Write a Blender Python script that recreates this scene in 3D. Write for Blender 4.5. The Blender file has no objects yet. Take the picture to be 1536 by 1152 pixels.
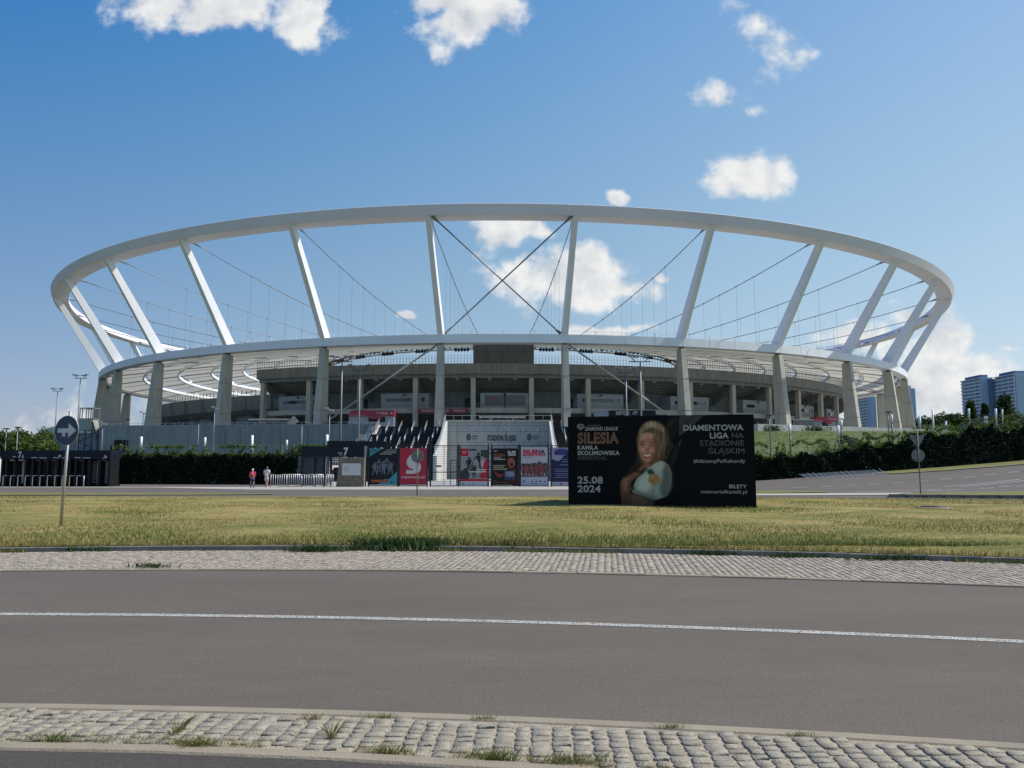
import bpy, math, random
import numpy as np
from mathutils import Vector
from mathutils.geometry import tessellate_polygon
random.seed(7); rng = np.random.default_rng(7)
SC = bpy.context.scene; COL = SC.collection
PI = math.pi; R = math.radians
# ---------------------------------------------------------------- camera
F, PITCH, CAMZ = 1180.0, R(6.142), 1.6
cd = bpy.data.cameras.new('camera'); cam = bpy.data.objects.new('camera', cd); COL.objects.link(cam)
cam.location = (0, 0, CAMZ); cam.rotation_euler = (PI/2 + PITCH, 0, 0)
cd.sensor_width = 36; cd.lens = F/1536*36; cd.clip_start = .1; cd.clip_end = 6000
SC.camera = cam
SC.view_settings.view_transform = 'Standard'; SC.view_settings.look = 'None'
SC.view_settings.gamma = 1; SC.view_settings.exposure = EXPO = 0.42
SC.cycles.max_bounces = 6; SC.cycles.diffuse_bounces = 3; SC.cycles.transparent_max_bounces = 8
def ray(px, py):
    x, u = (px-768)/F, (576-py)/F
    c, s = math.cos(PITCH), math.sin(PITCH)
    return Vector((x, c-u*s, s+u*c))
def P(px, py, Y):                      # the point at depth Y seen at a pixel of the photograph
    d = ray(px, py); k = Y/d.y
    return Vector((d.x*k, Y, CAMZ+d.z*k))
def G(px, py, z=0):
    d = ray(px, py); k = (z-CAMZ)/d.z
    return Vector((d.x*k, d.y*k, z))
# ---------------------------------------------------------------- world: sky, clouds
SUN_EL, SUN_AZ = R(50), R(82)
wd = bpy.data.worlds.new('World'); SC.world = wd; wd.use_nodes = True
nt = wd.node_tree; N = nt.nodes; L = nt.links; bg = N['Background']
def nd(t, **k):
    n = N.new(t)
    for a, v in k.items():
        if a[0] == 'i' and a[1:].isdigit(): n.inputs[int(a[1:])].default_value = v
        else: setattr(n, a, v)
    return n
def mth(op, a, b=None, c=None):
    n = N.new('ShaderNodeMath'); n.operation = op
    for i, v in enumerate((a, b, c)):
        if v is None: continue
        if isinstance(v, (int, float)): n.inputs[i].default_value = v
        else: L.new(v, n.inputs[i])
    return n.outputs[0]
def vmt(op, a, b=None):
    n = N.new('ShaderNodeVectorMath'); n.operation = op
    for i, v in enumerate((a, b)):
        if v is None: continue
        if isinstance(v, tuple): n.inputs[i].default_value = v
        else: L.new(v, n.inputs[i])
    return n
sky = nd('ShaderNodeTexSky', sky_type='NISHITA', sun_disc=False, sun_elevation=SUN_EL, sun_rotation=SUN_AZ,
         air_density=1.0, dust_density=0.9, ozone_density=2.2, altitude=250)
tc = nd('ShaderNodeTexCoord'); sep = nd('ShaderNodeSeparateXYZ'); L.new(tc.outputs['Generated'], sep.inputs[0])
yy = mth('MAXIMUM', sep.outputs[1], .02)
cmb = nd('ShaderNodeCombineXYZ'); L.new(mth('DIVIDE', sep.outputs[0], yy), cmb.inputs[0]); L.new(mth('DIVIDE', sep.outputs[2], yy), cmb.inputs[1])
uv = cmb.outputs[0]
clouds = [(230,4,100,58),(340,8,130,56),(455,22,85,58),(705,30,100,72),(665,4,85,34),(1128,18,48,58,.50),(1168,76,58,54,.48),(1085,148,46,34,.45),
          (1108,160,44,20,.5),(1122,262,80,48),(925,296,26,16),(745,354,70,38),(795,342,48,26),(850,416,150,58),(925,436,92,38),(882,386,46,34),(985,415,28,16),
          (600,481,30,12),(905,500,95,16),(1408,522,78,56),(1395,580,120,66),(1445,560,95,46),(1345,466,34,14,.6),(1505,530,30,14,.5),(1290,510,90,26,.6),
          (140,640,190,44,.27),(20,625,140,30,.25),(1450,640,260,56,.6),(1376,487,46,22)]
# a wobble so that no outline is an ellipse
nw = nd('ShaderNodeTexNoise', i2=7.0, i3=6.0, i4=.6); L.new(uv, nw.inputs[0])
wob = vmt('SCALE', vmt('SUBTRACT', nw.outputs[1], (.5,.5,.5)).outputs[0]); wob.inputs[3].default_value = .075
uvw = vmt('ADD', uv, wob.outputs[0]).outputs[0]
M = None; Gb = None
for cx_, cy_, rx, ry, *fa in clouds:
    d = ray(cx_, cy_); u0, v0 = d.x/d.y, d.z/d.y
    k = vmt('MULTIPLY', vmt('SUBTRACT', uvw, (u0, v0, 0)).outputs[0], (F/rx, F/ry, 0))
    m = mth('SUBTRACT', 1.0, vmt('LENGTH', k.outputs[0]).outputs[1])
    if fa: m = mth('MULTIPLY', m, fa[0])
    M = m if M is None else mth('MAXIMUM', M, m)
def dens(coord):
    n1 = nd('ShaderNodeTexNoise', i2=15.0, i3=9.0, i4=.57); L.new(coord, n1.inputs[0]); return n1.outputs[0]
n_here = dens(uv)
n_sun = dens(vmt('ADD', uv, (.016, .018, 0)).outputs[0])
dd = mth('ADD', M, mth('MULTIPLY', mth('SUBTRACT', n_here, .50), 2.1))
alpha = nd('ShaderNodeMapRange', interpolation_type='SMOOTHSTEP', i1=.06, i2=.62); L.new(dd, alpha.inputs[0])
fr = mth('GREATER_THAN', sep.outputs[1], .02)
lit = mth('ADD', .80, mth('MULTIPLY', mth('SUBTRACT', n_here, n_sun), 2.6))
core = nd('ShaderNodeMapRange', i1=.35, i2=1.3, i3=0.0, i4=-.20); L.new(dd, core.inputs[0])
lit = mth('MINIMUM', mth('ADD', lit, core.outputs[0]), 1.0)
cc = nd('ShaderNodeMixRGB', i1=(4.2,4.6,5.2,1), i2=(7.6,7.6,7.5,1)); L.new(lit, cc.inputs[0])
# sky colour: the Nishita sky plus pale air toward the sun's side and the horizon
tint = vmt('MULTIPLY', sky.outputs[0], (.47, .22, .39))
dz_ = mth('MINIMUM', sep.outputs[2], .62); dx_ = mth('MAXIMUM', sep.outputs[0], -.7)
def lin(v, src):
    n = vmt('SCALE', None); n.inputs[0].default_value = v; L.new(src, n.inputs[3]); return n.outputs[0]
sm = vmt('ADD', vmt('ADD', tint.outputs[0], (2.22, 4.02, 3.44)).outputs[0], vmt('ADD', lin((1.56, 1.98, 1.22), dx_), lin((-3.27, -3.41, .83), dz_)).outputs[0])
s1 = vmt('MAXIMUM', sm.outputs[0], (.35, .8, 2.0))
s2 = nd('ShaderNodeMixRGB'); L.new(mth('MULTIPLY', mth('MULTIPLY', alpha.outputs[0], fr), .96), s2.inputs[0]); L.new(s1.outputs[0], s2.inputs[1]); L.new(cc.outputs[0], s2.inputs[2])
L.new(s2.outputs[0], bg.inputs[0]); bg.inputs[1].default_value = .088
# ---------------------------------------------------------------- sun
sd = bpy.data.lights.new('sun', 'SUN'); sd.energy = 4.0; sd.angle = R(.53); sd.color = (1, .955, .88)
so = bpy.data.objects.new('sun', sd); COL.objects.link(so)
SUN = Vector((math.cos(SUN_EL)*math.sin(SUN_AZ), math.cos(SUN_EL)*math.cos(SUN_AZ), math.sin(SUN_EL)))
so.rotation_euler = SUN.to_track_quat('Z', 'Y').to_euler(); so.location = (60, 20, 90)
# ---------------------------------------------------------------- materials
MATS = {}
def mat(name, col, rough=.7, metal=0, var=0.0, scale=3.0, bump=0.0, bscale=None, col2=None, detail=6, spec=None, transl=0, stretch=None, streak=0):
    if name in MATS: return MATS[name]
    m = bpy.data.materials.new(name); m.use_nodes = True; MATS[name] = m
    t = m.node_tree; n = t.nodes; b = n['Principled BSDF']
    b.inputs['Roughness'].default_value = rough; b.inputs['Metallic'].default_value = metal
    if spec is not None: b.inputs['Specular IOR Level'].default_value = spec
    b.inputs['Base Color'].default_value = (*col, 1)
    g = n.new('ShaderNodeNewGeometry'); src = g.outputs['Position']
    if stretch:
        v = n.new('ShaderNodeVectorMath'); v.operation = 'MULTIPLY'; v.inputs[1].default_value = stretch
        t.links.new(src, v.inputs[0]); src = v.outputs[0]
    last = None
    if var or col2:
        z = n.new('ShaderNodeTexNoise'); z.inputs['Scale'].default_value = scale; z.inputs['Detail'].default_value = detail
        z.inputs['Roughness'].default_value = .62
        t.links.new(src, z.inputs['Vector'])
        r = n.new('ShaderNodeMapRange'); r.inputs[1].default_value = .3; r.inputs[2].default_value = .7
        t.links.new(z.outputs[0], r.inputs[0])
        x = n.new('ShaderNodeMixRGB'); t.links.new(r.outputs[0], x.inputs[0])
        if col2 is None:
            x.inputs[1].default_value = (*[c*(1-var) for c in col], 1); x.inputs[2].default_value = (*[min(1, c*(1+var)) for c in col], 1)
        else:
            x.inputs[1].default_value = (*col, 1); x.inputs[2].default_value = (*col2, 1)
        last = x.outputs[0]
    if streak:
        z = n.new('ShaderNodeTexNoise'); z.inputs['Scale'].default_value = 1; z.inputs['Detail'].default_value = 5
        v = n.new('ShaderNodeVectorMath'); v.operation = 'MULTIPLY'; v.inputs[1].default_value = (2.2, 2.2, .16)
        t.links.new(g.outputs['Position'], v.inputs[0]); t.links.new(v.outputs[0], z.inputs['Vector'])
        r = n.new('ShaderNodeMapRange'); r.inputs[1].default_value = .45; r.inputs[2].default_value = .72; r.inputs[3].default_value = 1; r.inputs[4].default_value = 1-streak
        t.links.new(z.outputs[0], r.inputs[0])
        x = n.new('ShaderNodeMixRGB'); x.blend_type = 'MULTIPLY'; x.inputs[0].default_value = 1
        if last is None: x.inputs[1].default_value = (*col, 1)
        else: t.links.new(last, x.inputs[1])
        t.links.new(r.outputs[0], x.inputs[2]); last = x.outputs[0]
    if last is not None: t.links.new(last, b.inputs['Base Color'])
    if bump:
        z = n.new('ShaderNodeTexNoise'); z.inputs['Scale'].default_value = bscale or scale*4; z.inputs['Detail'].default_value = 4
        t.links.new(src, z.inputs['Vector'])
        u = n.new('ShaderNodeBump'); u.inputs['Strength'].default_value = bump; u.inputs['Distance'].default_value = .02
        t.links.new(z.outputs[0], u.inputs['Height']); t.links.new(u.outputs[0], b.inputs['Normal'])
    if transl:
        tr = n.new('ShaderNodeBsdfTranslucent'); mx = n.new('ShaderNodeMixShader'); mx.inputs[0].default_value = transl
        if last is not None: t.links.new(last, tr.inputs[0])
        else: tr.inputs[0].default_value = (*col, 1)
        t.links.new(b.outputs[0], mx.inputs[1]); t.links.new(tr.outputs[0], mx.inputs[2])
        t.links.new(mx.outputs[0], n['Material Output'].inputs[0])
    return m
def leafmat(name, c1, c2, scale=1.5, tr=.3):
    return mat(name, c1, .6, col2=c2, scale=scale, transl=tr, spec=.08, detail=8)
# ---------------------------------------------------------------- mesh builder
def woff(p):
    while p is not None:
        if '_w' in p: return Vector(p['_w'])
        p = p.parent
    return Vector()
class MB:
    def __init__(s): s.v = []; s.f = []; s.m = []; s.sm = []
    def add(s, vs, fs, m=0, smooth=False):
        o = len(s.v); s.v += [tuple(v) for v in vs]
        for f in fs: s.f.append(tuple(i+o for i in f)); s.m.append(m); s.sm.append(smooth)
        return s
    def hexa(s, b, t, m=0):            # two quads, bottom and top, same order
        return s.add(list(b)+list(t), [(3,2,1,0),(4,5,6,7),(0,1,5,4),(1,2,6,5),(2,3,7,6),(3,0,4,7)], m)
    def box(s, x0, x1, y0, y1, z0, z1, m=0):
        return s.hexa([(x0,y0,z0),(x1,y0,z0),(x1,y1,z0),(x0,y1,z0)], [(x0,y0,z1),(x1,y0,z1),(x1,y1,z1),(x0,y1,z1)], m)
    def quad(s, a, b, c, d, m=0): return s.add([a,b,c,d], [(0,1,2,3)], m)
    def bar(s, p, q, w, h, m=0, up=(0,0,1)):   # a rectangular bar from p to q
        p, q = Vector(p), Vector(q); d = (q-p).normalized(); u = Vector(up)
        if abs(d.dot(u)) > .99: u = Vector((0,1,0))
        a = d.cross(u).normalized()*w/2; b = a.cross(d).normalized()*h/2
        return s.hexa([p-a-b, p+a-b, p+a+b, p-a+b], [q-a-b, q+a-b, q+a+b, q-a+b], m)
    def tube(s, pts, r, n=6, m=0, caps=True):
        pts = [Vector(p) for p in pts]; rr = r if isinstance(r, (list, tuple)) else [r]*len(pts)
        vs = []; fs = []; ref = None
        for i, p in enumerate(pts):
            d = (pts[min(i+1, len(pts)-1)]-pts[max(i-1, 0)]).normalized()
            if ref is None: ref = Vector((0,0,1)) if abs(d.z) < .9 else Vector((1,0,0))
            a = d.cross(ref).normalized(); b = d.cross(a).normalized()
            for k in range(n):
                t = 2*PI*k/n; vs.append(p+a*math.cos(t)*rr[i]+b*math.sin(t)*rr[i])
        for i in range(len(pts)-1):
            for k in range(n): fs.append((i*n+k, i*n+(k+1)%n, (i+1)*n+(k+1)%n, (i+1)*n+k))
        if caps: fs.append(tuple(range(n))[::-1]); fs.append(tuple((len(pts)-1)*n+k for k in range(n)))
        return s.add(vs, fs, m, n > 4)
    def lathe(s, o, prof, n=16, m=0):
        o = Vector(o); vs = []; fs = []
        for r, z in prof:
            for k in range(n): vs.append(o+Vector((r*math.cos(2*PI*k/n), r*math.sin(2*PI*k/n), z)))
        for i in range(len(prof)-1):
            for k in range(n): fs.append((i*n+k, i*n+(k+1)%n, (i+1)*n+(k+1)%n, (i+1)*n+k))
        fs.append(tuple(range(n))[::-1]); fs.append(tuple((len(prof)-1)*n+k for k in range(n)))
        return s.add(vs, fs, m, True)
    def ball(s, o, r, m=0, n=10, k=6):
        rx, ry, rz = r if isinstance(r, tuple) else (r, r, r)
        vs = []; fs = []
        for i in range(1, k):
            a = PI*i/k
            for j in range(n): b = 2*PI*j/n; vs.append((o[0]+rx*math.sin(a)*math.cos(b), o[1]+ry*math.sin(a)*math.sin(b), o[2]+rz*math.cos(a)))
        T = len(vs); vs += [(o[0],o[1],o[2]+rz), (o[0],o[1],o[2]-rz)]
        for i in range(k-2):
            for j in range(n): fs.append((i*n+j, (i+1)*n+j, (i+1)*n+(j+1)%n, i*n+(j+1)%n))
        for j in range(n): fs.append((T, j, (j+1)%n)); fs.append((T+1, (k-2)*n+(j+1)%n, (k-2)*n+j))
        return s.add(vs, fs, m, True)
    def poly(s, pts, m=0):             # flat polygon, tessellated
        pts = [Vector(p) for p in pts]
        return s.add(pts, [tuple(t) for t in tessellate_polygon([pts])], m)
    def build(s, name, mats, parent=None):
        me = bpy.data.meshes.new(name)
        off = woff(parent)
        me.from_pydata([tuple(Vector(v)-off) for v in s.v] if off.length else s.v, [], s.f)
        for m in (mats if isinstance(mats, (list, tuple)) else [mats]): me.materials.append(m)
        me.polygons.foreach_set('material_index', s.m); me.polygons.foreach_set('use_smooth', s.sm)
        me.update(); o = bpy.data.objects.new(name, me); COL.objects.link(o)
        if parent is not None: o.parent = parent
        return o
def npmesh(name, V, Fc, m, parent=None, smooth=False):
    me = bpy.data.meshes.new(name); V = np.asarray(V, dtype=np.float32); Fc = np.asarray(Fc, dtype=np.int32)
    if parent is not None: V = V-np.array(woff(parent), dtype=np.float32)
    k = Fc.shape[1]; me.vertices.add(len(V)); me.vertices.foreach_set('co', V.ravel())
    me.loops.add(Fc.size); me.loops.foreach_set('vertex_index', Fc.ravel())
    me.polygons.add(len(Fc)); me.polygons.foreach_set('loop_start', np.arange(0, Fc.size, k, dtype=np.int32))
    me.polygons.foreach_set('loop_total', np.full(len(Fc), k, dtype=np.int32))
    if smooth: me.polygons.foreach_set('use_smooth', np.ones(len(Fc), dtype=bool))
    me.materials.append(m); me.update(calc_edges=True); me.validate()
    o = bpy.data.objects.new(name, me); COL.objects.link(o)
    if parent is not None: o.parent = parent
    return o
def tag(o, label=None, cat=None, group=None, kind=None):
    if label: o['label'] = label
    if cat: o['category'] = cat
    if group: o['group'] = group
    if kind: o['kind'] = kind
    return o
def thing(name, label, cat, loc=(0,0,0), group=None, rz=0, world=True):
    o = bpy.data.objects.new(name, None); COL.objects.link(o); o.location = loc; o.rotation_euler = (0,0,rz)
    o.empty_display_size = .3
    if world: o['_w'] = tuple(loc)     # children are given in world coordinates
    return tag(o, label, cat, group)
def dup(root, loc, rz=0, label=None, group=None, sc=None):
    r = root.copy(); COL.objects.link(r); r.location = loc; r.rotation_euler = (0,0,rz)
    if sc: r.scale = sc
    if label: r['label'] = label
    if group: r['group'] = group
    for ch in list(root.children):
        c = ch.copy(); COL.objects.link(c); c.parent = r
        for g in ch.children:
            d = g.copy(); COL.objects.link(d); d.parent = c
    return r
# ---------------------------------------------------------------- lettering
_cap = None
def text_mesh(body, bold):
    cu = bpy.data.curves.new('lettering', 'FONT'); cu.body = body; cu.offset = bold; cu.space_character = 1+bold*1.6; cu.resolution_u = 3
    o = bpy.data.objects.new('lettering', cu); COL.objects.link(o)
    dg = bpy.context.evaluated_depsgraph_get(); dg.update()
    me = bpy.data.meshes.new_from_object(o.evaluated_get(dg))
    bpy.data.objects.remove(o); bpy.data.curves.remove(cu)
    return me
def text(body, o, xd, up, width, cap, m, parent, bold=.0, align='l', name='lettering', shear=0):
    global _cap
    if _cap is None: _cap = max(v.co.y for v in text_mesh('H', 0).vertices)
    me = text_mesh(body, bold)
    x0 = min(v.co.x for v in me.vertices); x1 = max(v.co.x for v in me.vertices)
    sx = width/(x1-x0); sy = cap/_cap; o = Vector(o); xd = Vector(xd).normalized(); up = Vector(up).normalized()
    if align == 'r': o = o-xd*width
    if align == 'c': o = o-xd*width/2
    off = woff(parent)
    for v in me.vertices:
        v.co = o+xd*((v.co.x-x0)*sx+shear*v.co.y*sy)+up*(v.co.y*sy)-off
    me.materials.clear(); me.materials.append(m)
    ob = bpy.data.objects.new(name, me); COL.objects.link(ob)
    if parent is not None: ob.parent = parent
    return ob
def spline(pts, k=4):
    out = []; n = len(pts)
    for i in range(n):
        a, b, c, d = [np.array(pts[(i+j) % n], float) for j in (-1,0,1,2)]
        for t in np.arange(k)/k:
            out.append(tuple(.5*((2*b)+(-a+c)*t+(2*a-5*b+4*c-d)*t*t+(-a+3*b-3*c+d)*t**3)))
    return out
# ---------------------------------------------------------------- terrain
def sst(x): x = np.clip(x, 0, 1); return x*x*(3-2*x)
def H(x, y):
    x = np.asarray(x, float); y = np.asarray(y, float)
    r = np.clip(x-12, 0, 70); a = .045*r+.0004*r*r
    z = a*sst((y-46)/26)
    e = np.clip((y-80)/53, 0, 1)*sst((x-17.5)/2.5)
    z = z+(8.0-z)*e
    z = z+np.clip(y-260, 0, 600)*.03*sst((x-60)/80)
    return z
def strip(name, A, B, m, off, n=3, kind='structure', hgt=H):   # a sheet between two polylines, draped on the terrain
    A = np.array([(p[0], p[1]) for p in A], float); B = np.array([(p[0], p[1]) for p in B], float)
    def rs(Q, k):
        d = np.r_[0, np.cumsum(np.linalg.norm(np.diff(Q, axis=0), axis=1))]; t = np.linspace(0, d[-1], k)
        return np.c_[np.interp(t, d, Q[:,0]), np.interp(t, d, Q[:,1])]
    ln = max(np.linalg.norm(np.diff(A, axis=0), axis=1).sum(), np.linalg.norm(np.diff(B, axis=0), axis=1).sum())
    k = max(2, int(ln/1.2)) if len(A) != len(B) or ln > 3*len(A) else len(A)
    A, B = rs(A, k), rs(B, k)
    V = []
    for j in range(n+1):
        q = A+(B-A)*j/n; V.append(np.c_[q, hgt(q[:,0], q[:,1])+off])
    V = np.concatenate(V); Fc = []
    for j in range(n):
        for i in range(k-1): Fc.append((j*k+i, j*k+i+1, (j+1)*k+i+1, (j+1)*k+i))
    o = npmesh(name, V, Fc, m, smooth=True)
    if kind: tag(o, kind=kind)
    return o
def leaves(pts, size, var=.4, up=.0, n=None):
    pts = np.asarray(pts, float); k = len(pts)
    a = rng.normal(size=(k,3)); a[:,2] += up; a /= np.linalg.norm(a, axis=1)[:,None]
    b = np.cross(a, rng.normal(size=(k,3))); b /= np.linalg.norm(b, axis=1)[:,None]; c = np.cross(a, b)
    s = size*(1+var*(rng.random(k)*2-1))[:,None]
    V = np.stack([pts-b*s, pts+c*s*.55, pts+b*s, pts-c*s*.55], 1).reshape(-1,3)
    return V, np.arange(4*k).reshape(-1,4)
# ================================================================ the setting
grass_dry = None
def ground_material():
    m = bpy.data.materials.new('meadow'); m.use_nodes = True; t = m.node_tree; n = t.nodes; b = n['Principled BSDF']
    g = n.new('ShaderNodeNewGeometry')
    def noi(sc, st=(1,1,1), det=6, ro=.6):
        v = n.new('ShaderNodeVectorMath'); v.operation = 'MULTIPLY'; v.inputs[1].default_value = st; t.links.new(g.outputs['Position'], v.inputs[0])
        z = n.new('ShaderNodeTexNoise'); z.inputs['Scale'].default_value = sc; z.inputs['Detail'].default_value = det; z.inputs['Roughness'].default_value = ro
        t.links.new(v.outputs[0], z.inputs['Vector']); return z.outputs[0]
    def ramp(src, a, b_, c0, c1):
        r = n.new('ShaderNodeMapRange'); r.inputs[1].default_value = a; r.inputs[2].default_value = b_; t.links.new(src, r.inputs[0])
        x = n.new('ShaderNodeMixRGB'); t.links.new(r.outputs[0], x.inputs[0])
        for i, c in ((1, c0), (2, c1)):
            if isinstance(c, tuple): x.inputs[i].default_value = (*c, 1)
            else: t.links.new(c, x.inputs[i])
        return x.outputs[0]
    straw = ramp(noi(1.4, (.5,1,1), 8), .35, .65, (.26,.205,.075), (.36,.295,.125))
    green = ramp(noi(2.2, (1,1,1), 8), .35, .65, (.11,.135,.036), (.19,.19,.058))
    mix = ramp(noi(.5, (.55,1,1), 10, .72), .47, .62, straw, green)
    sepn = n.new('ShaderNodeSeparateXYZ'); t.links.new(g.outputs['Position'], sepn.inputs[0])
    r = n.new('ShaderNodeMapRange'); r.inputs[1].default_value = 26; r.inputs[2].default_value = 17; t.links.new(sepn.outputs[1], r.inputs[0])
    # greener weeds along the roadside edge of the lawn
    add = n.new('ShaderNodeMath'); add.operation = 'MULTIPLY'; t.links.new(r.outputs[0], add.inputs[0])
    w = n.new('ShaderNodeMapRange'); w.inputs[1].default_value = .38; w.inputs[2].default_value = .62; t.links.new(noi(.7, (.6,1,1), 7), w.inputs[0]); t.links.new(w.outputs[0], add.inputs[1])
    x = n.new('ShaderNodeMixRGB'); t.links.new(add.outputs[0], x.inputs[0]); t.links.new(mix, x.inputs[1]); t.links.new(green, x.inputs[2])
    fine = ramp(noi(11, (.7,1,1), 8, .8), .33, .67, (.48,.50,.45), (1.38,1.34,1.3))
    y = n.new('ShaderNodeMixRGB'); y.blend_type = 'MULTIPLY'; y.inputs[0].default_value = 1; t.links.new(x.outputs[0], y.inputs[1]); t.links.new(fine, y.inputs[2])
    t.links.new(y.outputs[0], b.inputs['Base Color']); b.inputs['Roughness'].default_value = .95; b.inputs['Specular IOR Level'].default_value = .1
    u = n.new('ShaderNodeBump'); u.inputs['Strength'].default_value = .9; u.inputs['Distance'].default_value = .08
    t.links.new(noi(9, (1,1,1), 6, .7), u.inputs['Height']); t.links.new(u.outputs[0], b.inputs['Normal'])
    return m
M_meadow = ground_material()
M_slope = mat('slope_grass', (.055,.082,.026), .95, col2=(.125,.145,.055), scale=.5, bump=.6, bscale=6, spec=.1, detail=10)
def asphalt(name, base, tintc):
    m = bpy.data.materials.new(name); m.use_nodes = True; t = m.node_tree; n = t.nodes; b = n['Principled BSDF']; g = n.new('ShaderNodeNewGeometry')
    def noi(sc, st=(1,1,1), det=4, ro=.6):
        v = n.new('ShaderNodeVectorMath'); v.operation = 'MULTIPLY'; v.inputs[1].default_value = st; t.links.new(g.outputs['Position'], v.inputs[0])
        z = n.new('ShaderNodeTexNoise'); z.inputs['Scale'].default_value = sc; z.inputs['Detail'].default_value = det; z.inputs['Roughness'].default_value = ro
        t.links.new(v.outputs[0], z.inputs['Vector']); return z.outputs[0]
    def mr(s, a, b_, c, d):
        r = n.new('ShaderNodeMapRange'); 
        for i, v in enumerate((a,b_,c,d)): r.inputs[i+1].default_value = v
        t.links.new(s, r.inputs[0]); return r.outputs[0]
    def mul(a, b_):
        x = n.new('ShaderNodeMath'); x.operation = 'MULTIPLY'; t.links.new(a, x.inputs[0]); t.links.new(b_, x.inputs[1]); return x.outputs[0]
    f = mul(mr(noi(160, det=2, ro=.8), .3, .7, .62, 1.38), mr(noi(.9, (.25,1,1), 6), .3, .7, .93, 1.07))
    f = mul(f, mr(noi(.28, (.3,1,1), 4), .35, .65, .92, 1.08))
    f = mul(f, mr(noi(38, det=3, ro=.75), .34, .66, .84, 1.16)); f = mul(f, mr(noi(7, (.35,1,1), 4), .3, .7, .955, 1.045))
    vo = n.new('ShaderNodeTexVoronoi'); vo.inputs['Scale'].default_value = 24; t.links.new(g.outputs['Position'], vo.inputs['Vector'])
    sp = mr(vo.outputs['Distance'], .07, .17, 2.0, 1.0)
    gate = mr(noi(17, det=1), .60, .64, 0, 1)
    x0 = n.new('ShaderNodeMixRGB'); x0.inputs[1].default_value = (1,1,1,1); t.links.new(gate, x0.inputs[0]); t.links.new(sp, x0.inputs[2])
    x = n.new('ShaderNodeMixRGB'); x.blend_type = 'MULTIPLY'; x.inputs[0].default_value = 1; x.inputs[1].default_value = (*base, 1); t.links.new(f, x.inputs[2])
    x2 = n.new('ShaderNodeMixRGB'); x2.blend_type = 'MULTIPLY'; x2.inputs[0].default_value = 1; t.links.new(x.outputs[0], x2.inputs[1]); t.links.new(x0.outputs[0], x2.inputs[2])
    t.links.new(x2.outputs[0], b.inputs['Base Color']); b.inputs['Roughness'].default_value = .88; b.inputs['Specular IOR Level'].default_value = .14
    u = n.new('ShaderNodeBump'); u.inputs['Strength'].default_value = .35; u.inputs['Distance'].default_value = .006
    t.links.new(noi(150, det=3), u.inputs['Height']); t.links.new(u.outputs[0], b.inputs['Normal'])
    return m
M_road = asphalt('worn_asphalt', (.112,.097,.079), 0)
M_road2 = asphalt('far_asphalt', (.116,.100,.088), 0)
M_dark = asphalt('dark_asphalt', (.066,.058,.052), 0)
M_conc = mat('pale_concrete', (.33,.31,.26), .9, var=.12, scale=1.2, bump=.3, bscale=40)
M_kerb = mat('kerb_concrete', (.245,.205,.145), .92, var=.16, scale=2.5, bump=.4, bscale=60)
M_kerbd = mat('dark_kerb', (.16,.15,.135), .92, var=.25, scale=3)
M_soil = mat('sandy_joint_soil', (.31,.265,.195), .97, var=.25, scale=7, bump=.8, bscale=60)
def worn_paint(name, c, lo=.40):
    m = mat(name, c, .75, var=.12, scale=4)
    t = m.node_tree; n = t.nodes; g = n.new('ShaderNodeNewGeometry')
    z = n.new('ShaderNodeTexNoise'); z.inputs['Scale'].default_value = 42; z.inputs['Detail'].default_value = 5; z.inputs['Roughness'].default_value = .75; t.links.new(g.outputs['Position'], z.inputs['Vector'])
    r = n.new('ShaderNodeMapRange'); r.inputs[1].default_value = lo; r.inputs[2].default_value = lo+.05; t.links.new(z.outputs[0], r.inputs[0])
    tr = n.new('ShaderNodeBsdfTransparent'); mx = n.new('ShaderNodeMixShader'); t.links.new(r.outputs[0], mx.inputs[0])
    t.links.new(tr.outputs[0], mx.inputs[1]); t.links.new(n['Principled BSDF'].outputs[0], mx.inputs[2]); t.links.new(mx.outputs[0], n['Material Output'].inputs[0])
    return m
M_paint = worn_paint('road_paint', (.42,.405,.36), .445)
M_paint2 = worn_paint('faded_road_paint', (.34,.33,.31), .36)
# ground: one sheet to the horizon
xs = np.unique(np.r_[np.linspace(-140,140,141), np.sign(np.linspace(-1,1,61))*(140+2600*np.abs(np.linspace(-1,1,61))**2.2)])
ys = np.unique(np.r_[np.linspace(-20,280,151), np.linspace(280,1000,61), np.linspace(1000,5000,21), np.linspace(-300,-20,8)])
X, Y = np.meshgrid(xs, ys); Z = H(X, Y)-.05
nx, ny = len(xs), len(ys); idx = np.arange(nx*ny).reshape(ny, nx)
Fc = np.stack([idx[:-1,:-1], idx[:-1,1:], idx[1:,1:], idx[1:,:-1]], -1).reshape(-1,4)
tag(npmesh('ground', np.stack([X,Y,Z], -1).reshape(-1,3), Fc, M_slope, smooth=True), kind='structure')
# edges of the near road, fitted to curves in plan
def curve(pix, z=0, deg=2):
    q = [G(a, b, z) for a, b in pix]; c = np.polyfit([p.x for p in q], [p.y for p in q], deg)
    return lambda x: np.polyval(c, x)
c_apron = curve([(0,1119),(384,1128),(640,1143),(768,1149)])
c_cob0 = curve([(0,1130),(384,1140),(640,1156),(768,1163)])
c_near = curve([(0,1056),(200,1060),(500,1070),(768,1077),(1018,1086),(1268,1100),(1536,1120)])
c_far = curve([(0,857),(400,857),(768,859),(1060,865),(1300,873),(1536,882)])
c_kerb = curve([(0,829),(450,829),(768,828),(1018,831),(1268,838),(1536,848)])
c_line = curve([(0,921),(384,926),(768,932),(1152,946),(1536,963)])
XW = np.linspace(-34, 34, 91)
def ln(fn, d=0.0, x=XW): return [(a, float(fn(a))+d) for a in x]
flat = lambda x, y: np.zeros_like(np.asarray(x, float))
strip('near_parking_lane', [(a, -14) for a in XW], ln(c_apron, -.13), M_dark, .022, 4, hgt=flat)
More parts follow.
